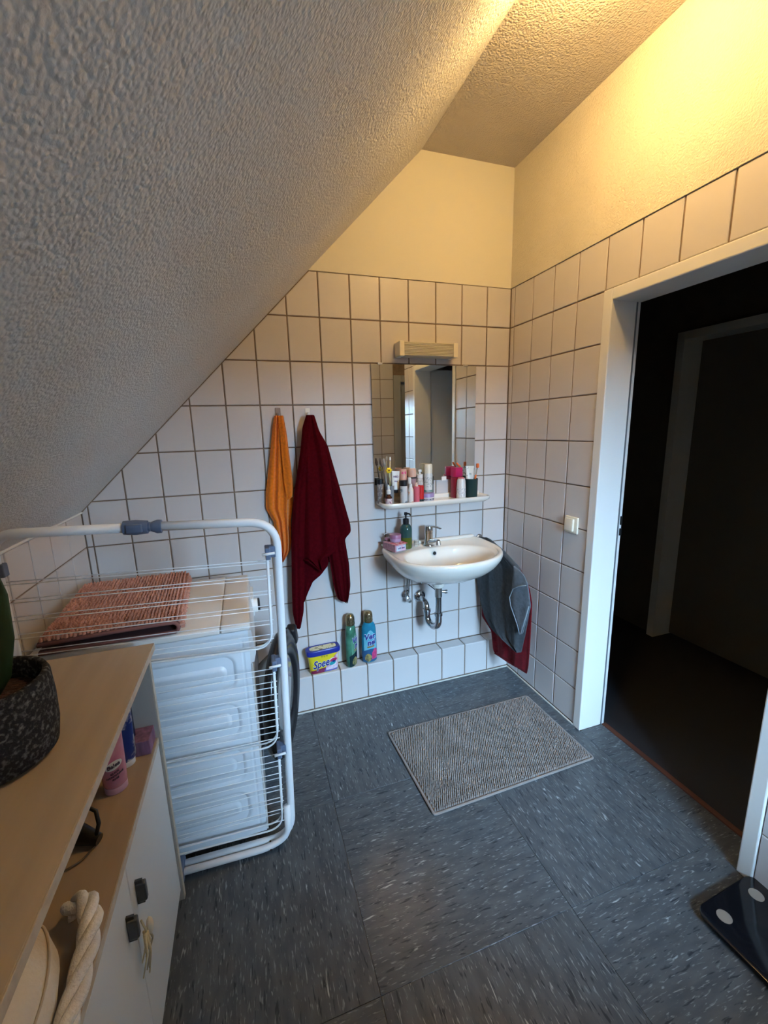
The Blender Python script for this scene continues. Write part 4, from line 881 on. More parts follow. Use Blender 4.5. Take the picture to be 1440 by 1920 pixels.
# ------------------------------------------------------------------ bath mat with chenille bobbles
def nubs(bm_verts, bm_faces, pts, r, h, seg=6, rnd=None, elong=1.05):
    for (p, nrm, ax) in pts:
        base = len(bm_verts); nrm = Vector(nrm); ax = Vector(ax); bx = nrm.cross(ax)
        k1 = r*(0.88+0.24*rnd.random()); hh = h*(0.8+0.4*rnd.random()); a0 = rnd.random()
        jp = Vector(p)+ax*(rnd.random()-0.5)*r*0.5+bx*(rnd.random()-0.5)*r*0.5
        for (rr_, zz) in ((1.0, 0.0), (0.92, 0.5), (0.55, 0.88)):
            for s in range(seg):
                a = a0+2*math.pi*s/seg
                bm_verts.append(jp+ax*math.cos(a)*k1*rr_*elong+bx*math.sin(a)*k1*rr_+nrm*hh*zz)
        bm_verts.append(jp+nrm*hh)
        for l in range(2):
            for s in range(seg):
                bm_faces.append((base+l*seg+s, base+l*seg+(s+1) % seg, base+(l+1)*seg+(s+1) % seg, base+(l+1)*seg+s))
        for s in range(seg): bm_faces.append((base+2*seg+s, base+2*seg+(s+1) % seg, base+3*seg))
def nub_obj(name, pts, r, h, m, parent, seed=5):
    v, f = [], []; nubs(v, f, pts, r, h, 6, random.Random(seed))
    me = bpy.data.meshes.new(name); me.from_pydata([tuple(p) for p in v], [], f); me.materials.append(m)
    for p in me.polygons: p.use_smooth = True
    o = bpy.data.objects.new(name, me); COL.objects.link(o); o.parent = parent
    o.matrix_parent_inverse = wm(parent).inverted(); o['kind'] = 'stuff'; return o
TAUPE = mat('taupe_chenille', (0.245, 0.205, 0.185), rough=0.95, spec=0.1, sheen=0.3, bump=0.8, bscale=500, bdist=0.002, var=0.15, vscale=14)
t = thing('bath_mat', 'taupe chenille bath mat lying on the vinyl floor below the sink', 'mat', (-0.48, -0.62, 0.0))
c00, c10, c11, c01 = Vector((-0.877, -0.872, 0)), Vector((-0.078, -0.858, 0)), Vector((-0.080, -0.383, 0)), Vector((-0.901, -0.388, 0))
def quad(u, v): return (c00*(1-u)+c10*u)*(1-v)+(c01*(1-u)+c11*u)*v
b = B(); g = [quad(*q)+Vector((0, 0, 0.0003)) for q in ((0, 0), (1, 0), (1, 1), (0, 1))]; g2 = [p+Vector((0, 0, 0.0055)) for p in g]
rings(b, [g, g2]); obj('mat_backing', b, mat('taupe_backing', (0.20, 0.17, 0.155), rough=0.95), t, world=True)
b = tube(B(), [quad(0, 0), quad(1, 0), quad(1, 1), quad(0, 1)], 0.001, 6, closed=True) if False else tube(B(), fillet([quad(0, 0)+Vector((0, 0, .0055)), quad(1, 0)+Vector((0, 0, .0055)), quad(1, 1)+Vector((0, 0, .0055)), quad(0, 1)+Vector((0, 0, .0055))], 0.012, 4, closed=True), 0.005, 8, closed=True)
obj('bound_edge', b, TAUPE, t, world=True, smooth=True)
pts = []
NX, NY = 84, 50
for i in range(NX):
    for j in range(NY):
        u, v = 0.012+0.976*(i+0.5+(0.25 if j % 2 else -0.25))/NX, 0.018+0.964*(j+0.5)/NY
        pts.append((quad(u, v)+Vector((0, 0, 0.0045)), (0, 0, 1), (0, 1, 0)))
nub_obj('chenille_bobbles', pts, 0.0042, 0.0112, TAUPE, t)

# ------------------------------------------------------------------ bathroom scale
t = thing('bathroom_scale', 'black glass bathroom scale with round steel contacts by the door frame', 'scale', (-0.125, -1.575, 0.0), rotz=0.05)
def rrect(hw, hd, z, rc=0.035, n=6):
    out = []
    for cx, cy, a0 in ((hw-rc, hd-rc, 0), (-hw+rc, hd-rc, math.pi/2), (-hw+rc, -hd+rc, math.pi), (hw-rc, -hd+rc, 1.5*math.pi)):
        out += [Vector((cx+rc*math.cos(a0+math.pi/2*k/n), cy+rc*math.sin(a0+math.pi/2*k/n), z)) for k in range(n+1)]
    return out
b = rings(B(), [rrect(0.137, 0.137, 0.018), rrect(0.138, 0.138, 0.019), rrect(0.138, 0.138, 0.0245), rrect(0.1365, 0.1365, 0.0255)]); obj('glass_plate', b, mat('black_glass', (0.008, 0.009, 0.013), rough=0.12, spec=0.4), t, smooth=True, auto=40)
b = rings(B(), [rrect(0.122, 0.122, 0.006, 0.03), rrect(0.125, 0.125, 0.018, 0.03)]); obj('housing', b, BLACKPL, t)
for sx in (-1, 1):
    for sy in (-1, 1):
        obj('foot', lathe(B(), [(0.012, 0), (0.014, 0.002), (0.014, 0.007)], 16, Matrix.Translation((sx*0.10, sy*0.10, 0))), BLACKPL, t, smooth=True, auto=40)
        obj('contact_disc', lathe(B(), [(0.0195, 0.0254), (0.0195, 0.0262), (0.001, 0.0263)], 28, Matrix.Translation((sx*0.078, sy*0.090, 0))), mat('contact_steel', (0.42, 0.40, 0.36), rough=0.4, metal=0.7), t, smooth=True, auto=40)

# ------------------------------------------------------------------ washing machine
t = thing('washing_machine', 'white washing machine with its round black door ajar beside the cabinet', 'washing machine', (-1.80, -0.475, 0.0))
X0, X1, Y0, Y1, ZT = -2.12, -1.497, -0.733, -0.215, 0.862
obj('cabinet_shell', boxbm(X0, X1, Y0+0.006, Y1, 0.022, ZT-0.022, bev=0.004), ENAMEL, t, world=True)
def sdrect(x, z, x0, x1, z0, z1, r):
    cx, cz = (x0+x1)/2, (z0+z1)/2; qx = abs(x-cx)-(x1-x0)/2+r; qz = abs(z-cz)-(z1-z0)/2+r
    return math.hypot(max(qx, 0), max(qz, 0))+min(max(qx, qz), 0)-r
def sst(a, b_, x): 
    k = max(0, min(1, (x-a)/(b_-a))); return k*k*(3-2*k)
def height(x, z):
    h = 0
    for k in range(4):
        zc = 0.692-0.180*k
        d = sdrect(x, z, X0-0.2, -1.552, zc-0.066, zc+0.066, 0.040)
        h -= 0.008*sst(0.006, -0.012, d)
        d2 = sdrect(x, z, X0-0.2, -1.585, zc-0.024, zc+0.024, 0.016)
        h += 0.009*sst(0.010, -0.008, d2)
    h -= 0.003*(1-sst(0.0, 0.003, abs(x+1.522)))*(1 if 0.05 < z < 0.80 else 0)
    return h
b = B(); nx, nz = 170, 210; gr = []
for i in range(nx+1):
    x = X0+0.004+(X1-X0-0.008)*i/nx
    gr.append([b.verts.new((x, Y0-height(x, 0.026+(ZT-0.05)*j/nz), 0.026+(ZT-0.05)*j/nz)) for j in range(nz+1)])
for i in range(nx):
    for j in range(nz): b.faces.new((gr[i][j], gr[i+1][j], gr[i+1][j+1], gr[i][j+1]))
obj('side_panel', b, ENAMEL, t, world=True, smooth=True, label='white steel side panel with four pressed rounded grooves')
obj('top_plate', boxbm(X0, -1.588, Y0-0.002, Y1+0.002, ZT-0.024, ZT, bev=0.006, seg=3), mat('warm_white_top', (0.74, 0.70, 0.65), rough=0.35), t, world=True, smooth=True, auto=50)
obj('top_front_strip', boxbm(-1.5865, X1+0.004, Y0-0.002, Y1+0.002, ZT-0.024, ZT, bev=0.006, seg=3), MATS['warm_white_top'], t, world=True, smooth=True, auto=50)
b = B(); rings(b, [[Vector((X1-0.01, y, 0.715)), Vector((X1+0.008, y, 0.715)), Vector((X1+0.016, y, 0.75)), Vector((X1+0.006, y, ZT-0.026)), Vector((X1-0.01, y, ZT-0.026))] for y in (Y0+0.004, Y1-0.004)])
obj('control_panel', b, mat('panel_white', (0.72, 0.71, 0.70), rough=0.3), t, world=True)
obj('detergent_drawer', boxbm(X1+0.006, X1+0.020, Y1-0.17, Y1-0.02, 0.73, 0.81, bev=0.005), WHITEPL, t, world=True)
obj('front_panel', boxbm(X1-0.004, X1+0.003, Y0+0.004, Y1-0.004, 0.11, 0.712, bev=0.002), mat('warm_front', (0.68, 0.64, 0.60), rough=0.35), t, world=True)
obj('kick_plate', boxbm(X1-0.004, X1+0.002, Y0+0.004, Y1-0.004, 0.025, 0.105, bev=0.002), WHITEPL, t, world=True)
RY = Matrix.Rotation(R(90), 4, 'Y')
obj('program_knob', lathe(B(), [(0.030, 0), (0.029, 0.022), (0.0255, 0.026), (0.001, 0.026)], 28, Matrix.Translation((X1+0.012, -0.365, 0.772)) @ RY), WHITEPL, t, world=True, smooth=True, auto=40)
obj('knob_face', lathe(B(), [(0.0285, 0.022), (0.0285, 0.030), (0.026, 0.032), (0.001, 0.032)], 28, Matrix.Translation((X1+0.012, -0.365, 0.772)) @ RY), BLACKPL, t, world=True, smooth=True, auto=40, label='black rimmed knob face')
obj('door_gasket', lathe(B(), [(0.205, 0), (0.200, 0.012), (0.150, 0.008), (0.145, 0.0), (0.001, -0.0)], 48, Matrix.Translation((X1+0.0035, -0.470, 0.43)) @ RY), mat('grey_gasket', (0.06, 0.06, 0.065), rough=0.6), t, world=True, smooth=True, auto=40)
for x in (X0+0.06, X1-0.06):
    for y in (Y0+0.06, Y1-0.06): obj('foot', lathe(B(), [(0.022, 0), (0.022, 0.012), (0.012, 0.014), (0.012, 0.024)], 16, Matrix.Translation((x, y, 0))), BLACKPL, t, world=True)
# the open door
th = R(18.0); dd = Vector((math.sin(th), math.cos(th), 0)); nn = Vector((math.cos(th), -math.sin(th), 0)); zz_ = Vector((0, 0, 1))
hinge = Vector((-1.462, -0.715, 0.425)); cen = hinge+dd*0.235
DM = Matrix((dd, zz_, nn)).transposed().to_4x4(); DM.translation = cen   # local x along the door, y up, z outward
DM = Matrix(((dd.x, 0, nn.x, cen.x), (dd.y, 0, nn.y, cen.y), (0, 1, 0, cen.z), (0, 0, 0, 1)))
DS = DM @ Matrix.Diagonal((1, 1.10, 1, 1))
obj('porthole_ring', lathe(B(), [(0.135, -0.02), (0.170, -0.03), (0.225, -0.022), (0.236, -0.010), (0.238, 0.004), (0.228, 0.018), (0.200, 0.026), (0.170, 0.020), (0.145, 0.006), (0.135, -0.004), (0.135, -0.02)], 56, DS, cap=False), mat('porthole_black', (0.010, 0.010, 0.012), rough=0.22), t, world=True, smooth=True, auto=60)
obj('porthole_glass', lathe(B(), [(0.140, -0.006), (0.137, 0.008), (0.11, 0.016), (0.001, 0.020)], 48, DS), mat('porthole_glass', (0.50, 0.50, 0.50), rough=0.06, spec=0.7, trans=0.55, ior=1.2), t, world=True, smooth=True, auto=60, label='grey clear porthole glass')
obj('porthole_bowl', lathe(B(), [(0.150, -0.022), (0.140, -0.065), (0.11, -0.10), (0.001, -0.115)], 40, DS), mat('bowl_glass', (0.55, 0.54, 0.52), rough=0.08, trans=0.5, ior=1.2), t, world=True, smooth=True, auto=60)
b = boxbm(0.196, 0.244, 0.05, 0.145, -0.012, 0.032, bev=0.012, seg=3, mtx=DM @ Matrix.Rotation(R(20), 4, 'Z')); obj('door_handle', b, BLACKPL, t, world=True, smooth=True, auto=60)

# ------------------------------------------------------------------ folded chenille mat on the machine
SALMON = mat('salmon_chenille', (0.54, 0.26, 0.19), rough=0.95, spec=0.1, sheen=0.2, bump=0.8, bscale=500, bdist=0.002, var=0.12, vscale=10)
BACKP = mat('mauve_backing', (0.13, 0.055, 0.055), rough=0.95)
t = thing('folded_bath_mat', 'salmon pink chenille bath mat folded on top of the washing machine', 'mat', (-1.86, -0.47, ZT))
def fold_prof(th_):
    # centre line of the U fold, in x-z, opening to the left; returns pts + normals
    pts = [(-2.10, 0.008), (-1.90, 0.008), (-1.76, 0.007)]
    for k in range(1, 9):
        a = -math.pi/2+math.pi*k/8; pts.append((-1.742+0.0165*math.cos(a), 0.0235+0.0165*math.sin(a)))
    pts += [(-1.78, 0.0400), (-1.90, 0.0385), (-2.10, 0.034)]
    return pts
prof = fold_prof(0); out_, in_ = [], []
for i, p in enumerate(prof):
    a = prof[max(i-1, 0)]; c = prof[min(i+1, len(prof)-1)]; d = Vector((c[0]-a[0], c[1]-a[1])).normalized(); nrm = Vector((d.y, -d.x))
    out_.append((p[0]+nrm.x*0.0065, p[1]+nrm.y*0.0065)); in_.append((p[0]-nrm.x*0.0065, p[1]-nrm.y*0.0065))
def warp(x, y, z):      # slightly skewed rectangle on the machine
    k = (y+0.47)/0.5
    return Vector((x-0.035*k*(1 if x < -1.9 else 0.9), y+0.01*math.sin(6*x), ZT+0.001+z+0.004*max(0, math.sin((x+1.70)*9)*0.3)))
b = B(); loop = out_+list(reversed(in_)); rings(b, [[warp(x, y, z) for x, z in loop] for y in [-0.735+0.505*k/10 for k in range(11)]])
obj('mat_backing', b, BACKP, t, world=True, smooth=True, auto=50)
pts = []
for i in range(34):
    x = -2.092+0.350*i/33
    for j in range(46):
        y = -0.730+0.495*(j+0.5*(i % 2))/46
        pts.append((warp(x, y, 0.0425), (0, 0, 1), (1, 0, 0)))
for k in range(4):
    a = math.pi/2-0.45*(k+1); 
    for j in range(46):
        y = -0.730+0.495*(j+0.5*(k % 2))/46
        pts.append((warp(-1.742+0.0215*math.cos(a), y, 0.0235+0.0215*math.sin(a)), (math.cos(a), 0, math.sin(a)), (0, 1, 0)))
nub_obj('chenille_bobbles', pts, 0.0050, 0.0130, SALMON, t, seed=9)
b = tube(B(), [warp(x, -0.7365, z) for x, z in prof], 0.0062, 6); obj('bound_edge', b, mat('edge_mauve', (0.25, 0.105, 0.09), rough=0.9), t, world=True, smooth=True)

# ------------------------------------------------------------------ folded drying rack on edge
t = thing('drying_rack', 'folded white wire clothes drying rack standing on its side before the washing machine', 'drying rack', (-1.75, -0.775, 0.0))
ya_, yb_ = -0.770, -0.798
BR, TR, TL, BLc = (-1.412, 0.014), (-1.386, 1.222), (-2.095, 1.254), (-2.112, 0.05)
def fpts(y, dz=0.0, dx=0.0, rad=0.075):
    return fillet([(-1.98, y, 0.0405+dz), (BR[0]+dx, y, BR[1]+dz), (TR[0]+dx, y, TR[1]-dz), (-1.80, y, 1.2335)], rad, 8)
obj('frame_tube', tube(B(), fillet([(-1.90, ya_, 0.0360), (BR[0], ya_, BR[1]), (TR[0], ya_, TR[1]), (-1.735, ya_, 1.2390)], 0.085, 9), 0.0132, 14), RACKW, t, world=True, smooth=True)
obj('frame_tube', tube(B(), fillet([(-1.765, ya_, 1.2405), (TL[0], ya_, TL[1]), (BLc[0], ya_, 0.06), (-2.00, ya_, 0.044)], 0.06, 9), 0.0132, 14), RACKW, t, world=True, smooth=True)
obj('leg_tube', tube(B(), fillet([(-1.90, yb_, 0.0375), (-1.50, yb_, 0.0175), (-1.428, yb_+0.004, 0.040), (-1.424, ya_-0.010, 0.16)], 0.06, 7), 0.0115, 12), RACKW, t, world=True, smooth=True)
b = tube(B(), [(-1.795, ya_, 1.2420), (-1.765, ya_, 1.2405), (-1.735, ya_, 1.2390)], [0.0195, 0.0215, 0.0185], 14); tube(b, [(-1.728, ya_, 1.2387), (-1.712, ya_, 1.2380), (-1.700, ya_, 1.2373)], [0.013, 0.0195, 0.019], 14)
box(b, -1.785, -1.745, ya_-0.026, ya_-0.016, 1.229, 1.253, bev=0.003); tube(b, [(-1.728, ya_, 1.2387), (-1.735, ya_, 1.239)], 0.014, 12)
obj('joint_clip', b, GREYBLUE, t, world=True, smooth=True, auto=50, label='grey blue plastic joint clip')
b = boxbm(-1.935, -1.778, -0.818, -0.752, 0.001, 0.064, bev=0.006); box(b, -1.80, -1.776, -0.820, -0.750, 0.008, 0.050, bev=0.004); obj('foot_block', b, GREYBLUE, t, world=True, label='grey blue plastic foot block')
def side_x(z): return BR[0]+(TR[0]-BR[0])*z/1.2
for kz, (z1, z0) in enumerate(((1.128, 0.795), (0.742, 0.418), (0.400, 0.066))):
    for s, yy in ((0, -0.752), (1, -0.789)):
        xr_ = side_x(z1)-0.030-0.004*s; xb = side_x(z0)-0.030-0.004*s; zl = 0.028
        dz = 0.012*s
        path = fillet([(xr_, yy, z1-0.004), (xb, yy, z0+dz), (-2.104, yy, z0+dz+zl+0.010), (-2.098, yy, z1+zl)], 0.055, 7)
        wg = obj('wire_wing', tube(B(), path, 0.0032, 7), RACKW, t, world=True, smooth=True)
        b = B(); n = 6
        for k in range(n):
            z = z1-0.035-(z1-z0-0.075)*k/(n-1)+0.003*s
            tube(b, [(xr_+(xb-xr_)*(z1-z)/(z1-z0)+0.007, yy, z), (-2.103, yy, z+zl*0.9)], 0.0015, 5)
        obj('wires', b, RACKW, wg, world=True, smooth=True)
    for (bx_, bz_) in ((side_x(z1)-0.026, z1+0.002), (-2.096, z1+0.030)):
        b = boxbm(bx_-0.012, bx_+0.003, -0.795, -0.746, bz_-0.024, bz_+0.014, bev=0.003); box(b, bx_-0.002, bx_+0.020, -0.782, -0.756, bz_-0.020, bz_+0.016, bev=0.003)
        obj('bracket', b, GREYBLUE, t, world=True, label='grey blue wing bracket')
        b = tube(B(), [(bx_-0.022, -0.797, bz_-0.004), (bx_+0.016, -0.797, bz_-0.002)], 0.0042, 8); obj('pin', b, RACKW, t, world=True, smooth=True)
b = B(); [lathe(b, [(0.001, 0), (0.0035, 0), (0.0035, 0.001)], 10, Matrix.Translation((-1.492, yq, 0.019+zq)) @ RX) for yq, zq in ((-0.7829, 0.008), (-0.8092, -0.001))]
obj('rivet_hole', b, mat('rust_dark', (0.05, 0.02, 0.01), rough=0.8), t, world=True)

for o_ in [o_ for o_ in bpy.data.objects if o_.type == 'MESH' and (o_.parent == t or (o_.parent and o_.parent.parent == t))]:
    for v_ in o_.data.vertices: v_.co.y -= 0.042*v_.co.z          # the rack leans a little towards the cabinet
# ------------------------------------------------------------------ open cabinet on the left
t = thing('cabinet', 'beech topped low cabinet with open compartment and white doors', 'cabinet', (-1.96, -1.50, 0.0))
CT = 0.900; CY0, CY1 = -2.16, -0.850
obj('top_board', boxbm(-2.155, -1.758, CY0, CY1+0.004, CT-0.019, CT, bev=0.001, seg=1), BEECH, t, world=True)
obj('top_edge', boxbm(-1.7578, -1.7555, CY0, CY1+0.004, CT-0.019, CT, bev=0.0005, seg=1), BEECH_EDGE, t, world=True, label='pale beech edge band')
def side(y0, y1):
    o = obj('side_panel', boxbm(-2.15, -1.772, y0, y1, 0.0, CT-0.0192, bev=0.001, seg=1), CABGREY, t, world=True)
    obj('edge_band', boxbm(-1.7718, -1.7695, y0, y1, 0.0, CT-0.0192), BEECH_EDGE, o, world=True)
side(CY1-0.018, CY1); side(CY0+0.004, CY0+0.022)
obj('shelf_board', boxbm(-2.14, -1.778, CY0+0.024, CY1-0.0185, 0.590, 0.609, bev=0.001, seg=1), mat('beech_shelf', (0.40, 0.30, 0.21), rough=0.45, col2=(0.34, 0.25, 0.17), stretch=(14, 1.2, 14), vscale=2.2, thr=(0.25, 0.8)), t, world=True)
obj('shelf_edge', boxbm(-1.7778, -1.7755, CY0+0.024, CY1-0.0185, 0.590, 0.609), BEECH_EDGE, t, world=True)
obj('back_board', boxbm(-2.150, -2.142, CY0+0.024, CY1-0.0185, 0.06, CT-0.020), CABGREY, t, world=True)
obj('plinth', boxbm(-2.13, -1.800, CY0+0.024, CY1-0.0185, 0.0, 0.058), CABWHITE, t, world=True)
for (y0, y1, hy) in ((-1.245, CY1-0.020, -1.212), (-1.640, -1.248, -1.288), (-2.05, -1.643, -1.69)):
    d = obj('door', boxbm(-1.793, -1.777, y0, y1, 0.045, 0.586, bev=0.0015, seg=1), CABWHITE, t, world=True)
    b = boxbm(-1.776, -1.756, hy-0.007, hy+0.007, 0.452, 0.500, bev=0.003); box(b, -1.778, -1.762, hy-0.003, hy+0.003, 0.444, 0.508, bev=0.001)
    obj('handle', b, HANDLE, d, world=True)

# straw ornament hanging from the second handle
t = thing('straw_ornament', 'small pale straw tassel hanging from the cabinet handle', 'ornament', (-1.762, -1.262, 0.31))
STRAW = flatcol('straw', (0.66, 0.58, 0.36), 0.7, col2=(0.45, 0.40, 0.28), vscale=60)
rnd = random.Random(4)
obj('hanging_cord', tube(B(), [(-1.760, -1.262, 0.455), (-1.757, -1.255, 0.42), (-1.760, -1.250, 0.40)], 0.0022, 6), STRAW, t, world=True, smooth=True)
for k in range(9):
    a = rnd.uniform(-1, 1); y = -1.250+0.010*a; l = rnd.uniform(0.05, 0.10)
    obj('straw', tube(B(), [(-1.762+rnd.uniform(-.003, .006), y, 0.408), (-1.760+rnd.uniform(-.002, .008), y+0.012*a, 0.408-l*0.5), (-1.766+rnd.uniform(-.003, .008), y+0.030*a, 0.408-l)], [0.0028, 0.0024, 0.0014], 6), STRAW, t, world=True, smooth=True)
obj('wooden_bead', loft(B(), [(-0.026, 0.001, 0.001), (-0.016, 0.006, 0.006), (0.0, 0.008, 0.008), (0.014, 0.006, 0.006), (0.022, 0.001, 0.001)], 14, mtx=Matrix.Translation((-1.754, -1.236, 0.405))), flatcol('bead_cream', (0.74, 0.66, 0.54), 0.5), t, world=True, smooth=True)

# ------------------------------------------------------------------ plant pot on the cabinet
t = thing('potted_plant', 'dark speckled felt plant pot with a strap leaved plant on the beech top', 'plant', (-1.952, -1.240, CT))
FELT = mat('speckled_felt', (0.030, 0.032, 0.040), rough=0.95, spec=0.1, col2=(0.20, 0.21, 0.22), vscale=130, thr=(0.50, 0.75), bump=0.8, bscale=300, bdist=0.003)
obj('pot', lathe(B(), [(0.001, 0), (0.084, 0), (0.098, 0.010), (0.1040, 0.05), (0.1055, 0.10), (0.1035, 0.150), (0.100, 0.158), (0.092, 0.158), (0.090, 0.150), (0.090, 0.10)], 56, cap=False), FELT, t, smooth=True)
b = lathe(B(), [(0.0865, 0.118), (0.05, 0.126), (0.001, 0.128)], 40, cap=False); obj('soil', b, mat('bark_soil', (0.035, 0.014, 0.010), rough=0.95, col2=(0.10, 0.04, 0.025), vscale=90, thr=(0.5, 0.7), bump=1.0, bscale=120, bdist=0.01), t, smooth=True)
def leaf(pts, ws, m, lab=None):
    rs = []; P_ = [Vector(p) for p in pts]
    for i, p in enumerate(P_):
        tg = (P_[min(i+1, len(P_)-1)]-P_[max(i-1, 0)]).normalized(); sd = tg.cross(Vector((0.3, 1, 0))).normalized(); nn_ = tg.cross(sd)
        w_ = ws[i]; rs.append([p+sd*w_*math.cos(a)+nn_*(0.0035+0.25*w_)*math.sin(a)*(0.5+0.5*abs(math.sin(a))) for a in [2*math.pi*k/14 for k in range(14)]])
    return obj('leaf', rings(B(), rs), m, t, smooth=True)
LEAF = mat('dark_strap_leaf', (0.020, 0.048, 0.020), rough=0.4, col2=(0.045, 0.085, 0.03), vscale=18)
leaf([(0.010, 0.005, 0.120), (0.036, 0.004, 0.17), (0.048, 0.006, 0.24), (0.054, 0.006, 0.32), (0.045, 0.004, 0.43)], [0.011, 0.018, 0.022, 0.019, 0.006], LEAF)
leaf([(-0.022, 0.010, 0.122), (-0.035, 0.012, 0.20), (-0.05, 0.012, 0.29), (-0.06, 0.01, 0.36)], [0.010, 0.020, 0.022, 0.006], LEAF)
leaf([(-0.018, -0.015, 0.122), (-0.040, -0.03, 0.20), (-0.075, -0.045, 0.28), (-0.12, -0.06, 0.31)], [0.010, 0.018, 0.018, 0.005], LEAF)
obj('leaf_base', loft(B(), [(0.120, 0.018, 0.014), (0.135, 0.016, 0.012), (0.150, 0.010, 0.008)], 16, mtx=Matrix.Translation((0.004, 0, 0))), flatcol('pale_leaf_base', (0.22, 0.20, 0.06), 0.6), t, smooth=True)

# ------------------------------------------------------------------ things in the open compartment
CS = 0.6095
PK = flatcol('rose_tube', (0.50, 0.16, 0.26), 0.25, col2=(0.62, 0.34, 0.42), vscale=16)
t = thing('hand_cream_tube', 'pink hand cream tube with white oval logo, standing cap down', 'tube', (-1.842, -1.035, CS), rotz=0.40)
hw_ = 0.027; H_ = 0.158
obj('tube_body', loft(B(), [(0.018, 0.024, 0.021), (0.024, 0.0265, 0.0235), (H_*0.5, 0.028, 0.017), (H_*0.85, 0.029, 0.007), (H_, 0.030, 0.0012)], 36), PK, t, smooth=True, auto=60)
obj('tube_cap', loft(B(), [(0, 0.0245, 0.0215), (0.001, 0.0255, 0.0225), (0.0175, 0.0255, 0.0225)], 36), flatcol('lilac_cap', (0.62, 0.40, 0.60), 0.3), t, smooth=True, auto=50)
def TF(off):
    def F(x, y, z):
        kn = ((0.018, 0.021), (0.024, 0.0235), (H_*0.5, 0.017), (H_*0.85, 0.007), (H_, 0.0012)); hd = 0.0012
        for (a0, h0), (a1, h1) in zip(kn[:-1], kn[1:]):
            if a0 <= y <= a1: hd = h0+(h1-h0)*(y-a0)/(a1-a0)
        q = min(0.98, abs(x)/0.0277); return (x, -hd*math.sqrt(1-q*q)-off-z, y)
    return F
def oval(m, cx, cy, rx, ry, off):
    b = B(); F = TF(off); n = 28; rot = 0.25
    for w_ in (0, 0.0003):
        c = b.verts.new(F(cx, cy, w_)); rg = []
        for k in range(n):
            a = 2*math.pi*k/n; ux, uy = rx*math.cos(a), ry*math.sin(a); rg.append(b.verts.new(F(cx+ux*math.cos(rot)-uy*math.sin(rot), cy+ux*math.sin(rot)+uy*math.cos(rot), w_)))
        for k in range(n): b.faces.new((c, rg[k], rg[(k+1) % n]))
    return b
obj('logo_oval', oval(None, 0.000, 0.078, 0.0195, 0.0105, 0.0008), MATS['white_print'], t)
obj('lettering', text_bm('Balea', 0.0135, lambda x, y, z: TF(0.0016)(x, 0.078+y+0.22*x, z), bold=0.0004), flatcol('print_slate', (0.05, 0.04, 0.07), 0.5), t)
for s_, zz, sz in (('QUICK', 0.060, 0.0062), ('HANDCREME', 0.052, 0.0062), ('ROSE', 0.044, 0.0062)):
    obj('lettering', text_bm(s_, sz, lambda x, y, z, zz=zz: TF(0.0012)(x, zz+y+0.22*x, z), bold=0.0002), MATS['print_slate'], t)
tube_flat('hand_cream_tube', 'second pink tube mostly hidden behind the lettered tube', -1.905, -0.968, CS, 0.155, 0.052, flatcol('rose_tube_dark', (0.36, 0.10, 0.19), 0.25), MATS['lilac_cap'], rot=0.3)
tube_flat('sun_cream_tube', 'navy blue and white tube beside the pink hand cream', -1.838, -0.952, CS, 0.165, 0.050, flatcol('navy_tube', (0.015, 0.03, 0.16), 0.2, col2=(0.62, 0.64, 0.62), vscale=16, thr=(0.50, 0.58)), WHITEPL, rot=0.4)
t = thing('mauve_box', 'dark mauve striped box against the cabinet side', 'box', (-1.800, -0.910, CS), rotz=0.0)
obj('box_body', boxbm(-0.030, 0.018, -0.026, 0.040, 0.0003, 0.045, bev=0.002), mat('mauve_cloth', (0.20, 0.10, 0.17), rough=0.85, var=0.35, vscale=30, stretch=(3, 3, 0.6)), t)
t = thing('navy_bottle', 'slim dark navy bottle leaning near the mauve box', 'bottle', (-1.835, -0.900, CS))
obj('bottle_body', lathe(B(), [(0.001, 0), (0.011, 0), (0.012, 0.003), (0.012, 0.14), (0.007, 0.155), (0.007, 0.165), (0.001, 0.166)], 20), flatcol('navy_plastic', (0.012, 0.018, 0.07), 0.2), t, smooth=True, auto=50)
# black gadget with loop
t = thing('hair_dryer', 'black tapered hair dryer nose with hanging loop on the shelf', 'hair dryer', (-1.90, -1.17, CS))
b = tube(B(), [(-2.03, -1.11, 0.652), (-1.95, -1.145, 0.648), (-1.90, -1.165, 0.638), (-1.835, -1.192, 0.6225)], [0.040, 0.036, 0.026, 0.011], 20); obj('nozzle', b, BLACKPL, t, world=True, smooth=True, auto=50)
b = tube(B(), [(-1.885, -1.168, 0.658), (-1.870, -1.163, 0.678), (-1.855, -1.164, 0.684), (-1.840, -1.172, 0.678), (-1.834, -1.184, 0.655), (-1.840, -1.191, 0.632)], 0.0042, 8); obj('hanging_loop', b, BLACKPL, t, world=True, smooth=True)
b = tube(B(), fillet([(-1.845, -1.198, CS+0.0025), (-1.86, -1.225, CS+0.0025), (-1.92, -1.25, CS+0.0025), (-2.03, -1.24, CS+0.0025)], 0.03), 0.0022, 6); obj('cable', b, flatcol('brown_cable', (0.10, 0.075, 0.06), 0.6), t, world=True, smooth=True)
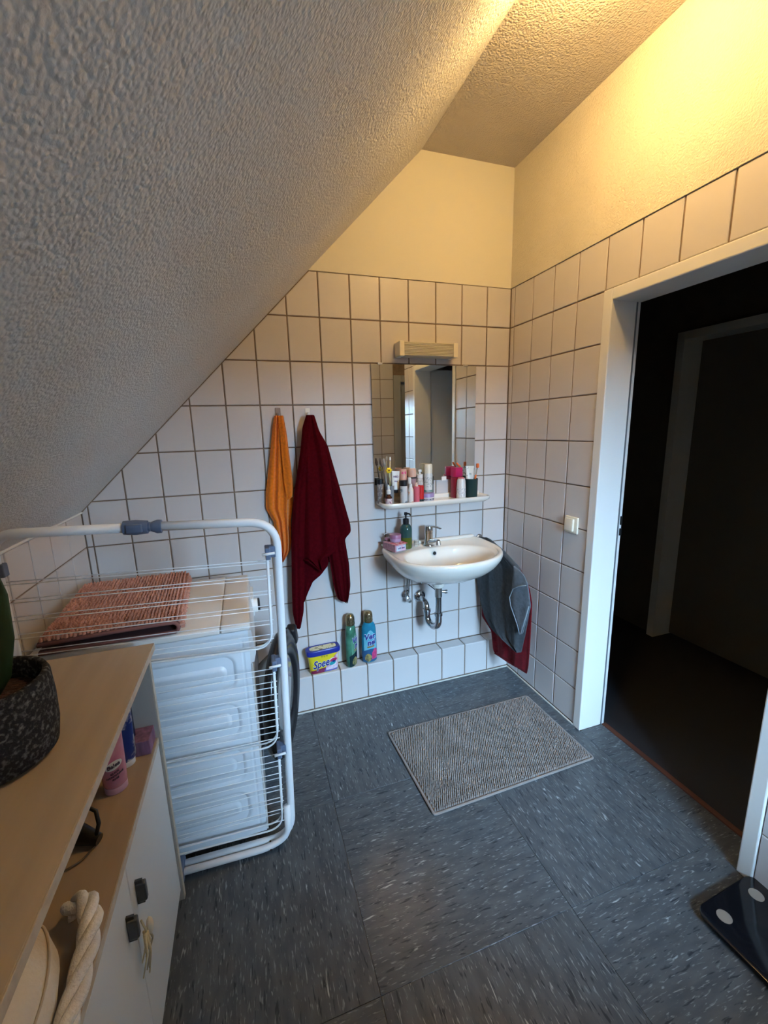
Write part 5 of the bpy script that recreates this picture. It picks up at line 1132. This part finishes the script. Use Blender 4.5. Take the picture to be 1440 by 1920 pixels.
# cream basket bag with braided cotton rope
ROPE_ = mat('seam_thread', (0.50, 0.42, 0.32), rough=0.9)
t = thing('toiletry_bag', 'plump cream and ochre fabric bag in the open compartment', 'bag', (-1.884, -1.530, CS))
CREAM = mat('cream_fleece', (0.70, 0.63, 0.53), rough=0.95, spec=0.1, sheen=0.2, bump=0.7, bscale=160, bdist=0.003, var=0.08, vscale=8)
nt_ = CREAM.node_tree; sx_ = nt_.nodes.new('ShaderNodeSeparateXYZ'); nt_.links.new(nt_.nodes['Texture Coordinate'].outputs['Object'], sx_.inputs[0])
mr_ = nt_.nodes.new('ShaderNodeMapRange'); mr_.inputs[1].default_value = 0.035; mr_.inputs[2].default_value = 0.075; nt_.links.new(sx_.outputs['Y'], mr_.inputs[0])
mc_ = nt_.nodes.new('ShaderNodeMix'); mc_.data_type = 'RGBA'; mc_.inputs[6].default_value = (0.70, 0.63, 0.53, 1); mc_.inputs[7].default_value = (0.58, 0.43, 0.25, 1)
nt_.links.new(mr_.outputs[0], mc_.inputs[0]); nt_.links.new(mc_.outputs[2], nt_.nodes['Principled BSDF'].inputs['Base Color'])
obj('bag_body', loft(B(), [(0.0005, 0.060, 0.10), (0.008, 0.076, 0.122), (0.05, 0.084, 0.134), (0.09, 0.079, 0.128), (0.118, 0.064, 0.110), (0.136, 0.042, 0.080), (0.144, 0.001, 0.001)], 48, e=2.2), CREAM, t, smooth=True)
obj('bag_seam', tube(B(), [Vector((0.081*math.cos(a), -0.002+0.130*math.sin(a), 0.086+0.012*math.sin(2*a))) for a in [2*math.pi*k/40 for k in range(40)]], 0.0022, 6, closed=True), ROPE_, t, smooth=True)
t = thing('cotton_rope', 'thick braided off white cotton rope lying over the compartment edge', 'rope', (-1.81, -1.45, CS))
ROPE = mat('cotton_rope', (0.74, 0.72, 0.70), rough=0.95, spec=0.1, sheen=0.2, bump=0.9, bscale=220, bdist=0.003, var=0.1, vscale=12)
P0 = [Vector(p) for p in ((-1.838, -1.345, 0.634), (-1.810, -1.352, 0.650), (-1.791, -1.385, 0.648), (-1.785, -1.430, 0.640), (-1.783, -1.490, 0.636), (-1.782, -1.560, 0.636), (-1.781, -1.660, 0.636))]
def cr(P_, s):
    s = max(0, min(len(P_)-1.0001, s)); i = int(s); f = s-i; a, b_, c, d = P_[max(i-1, 0)], P_[i], P_[i+1], P_[min(i+2, len(P_)-1)]
    return 0.5*((2*b_)+(c-a)*f+(2*a-5*b_+4*c-d)*f*f+(3*b_-a-3*c+d)*f**3)
for st in range(3):
    pp = []; n = 90
    for k in range(n+1):
        s = (len(P0)-1)*k/n; c = cr(P0, s); tg = (cr(P0, s+0.02)-cr(P0, s-0.02)).normalized(); sd = tg.cross(Vector((0, 0, 1))).normalized(); upv = sd.cross(tg)
        ph = 2*math.pi*(k/42+st/3); pp.append(c+sd*0.0095*math.sin(ph)+upv*0.009*math.cos(ph))
    obj('strand', tube(B(), pp, [0.0098]*(n+1), 10), ROPE, t, world=True, smooth=True)
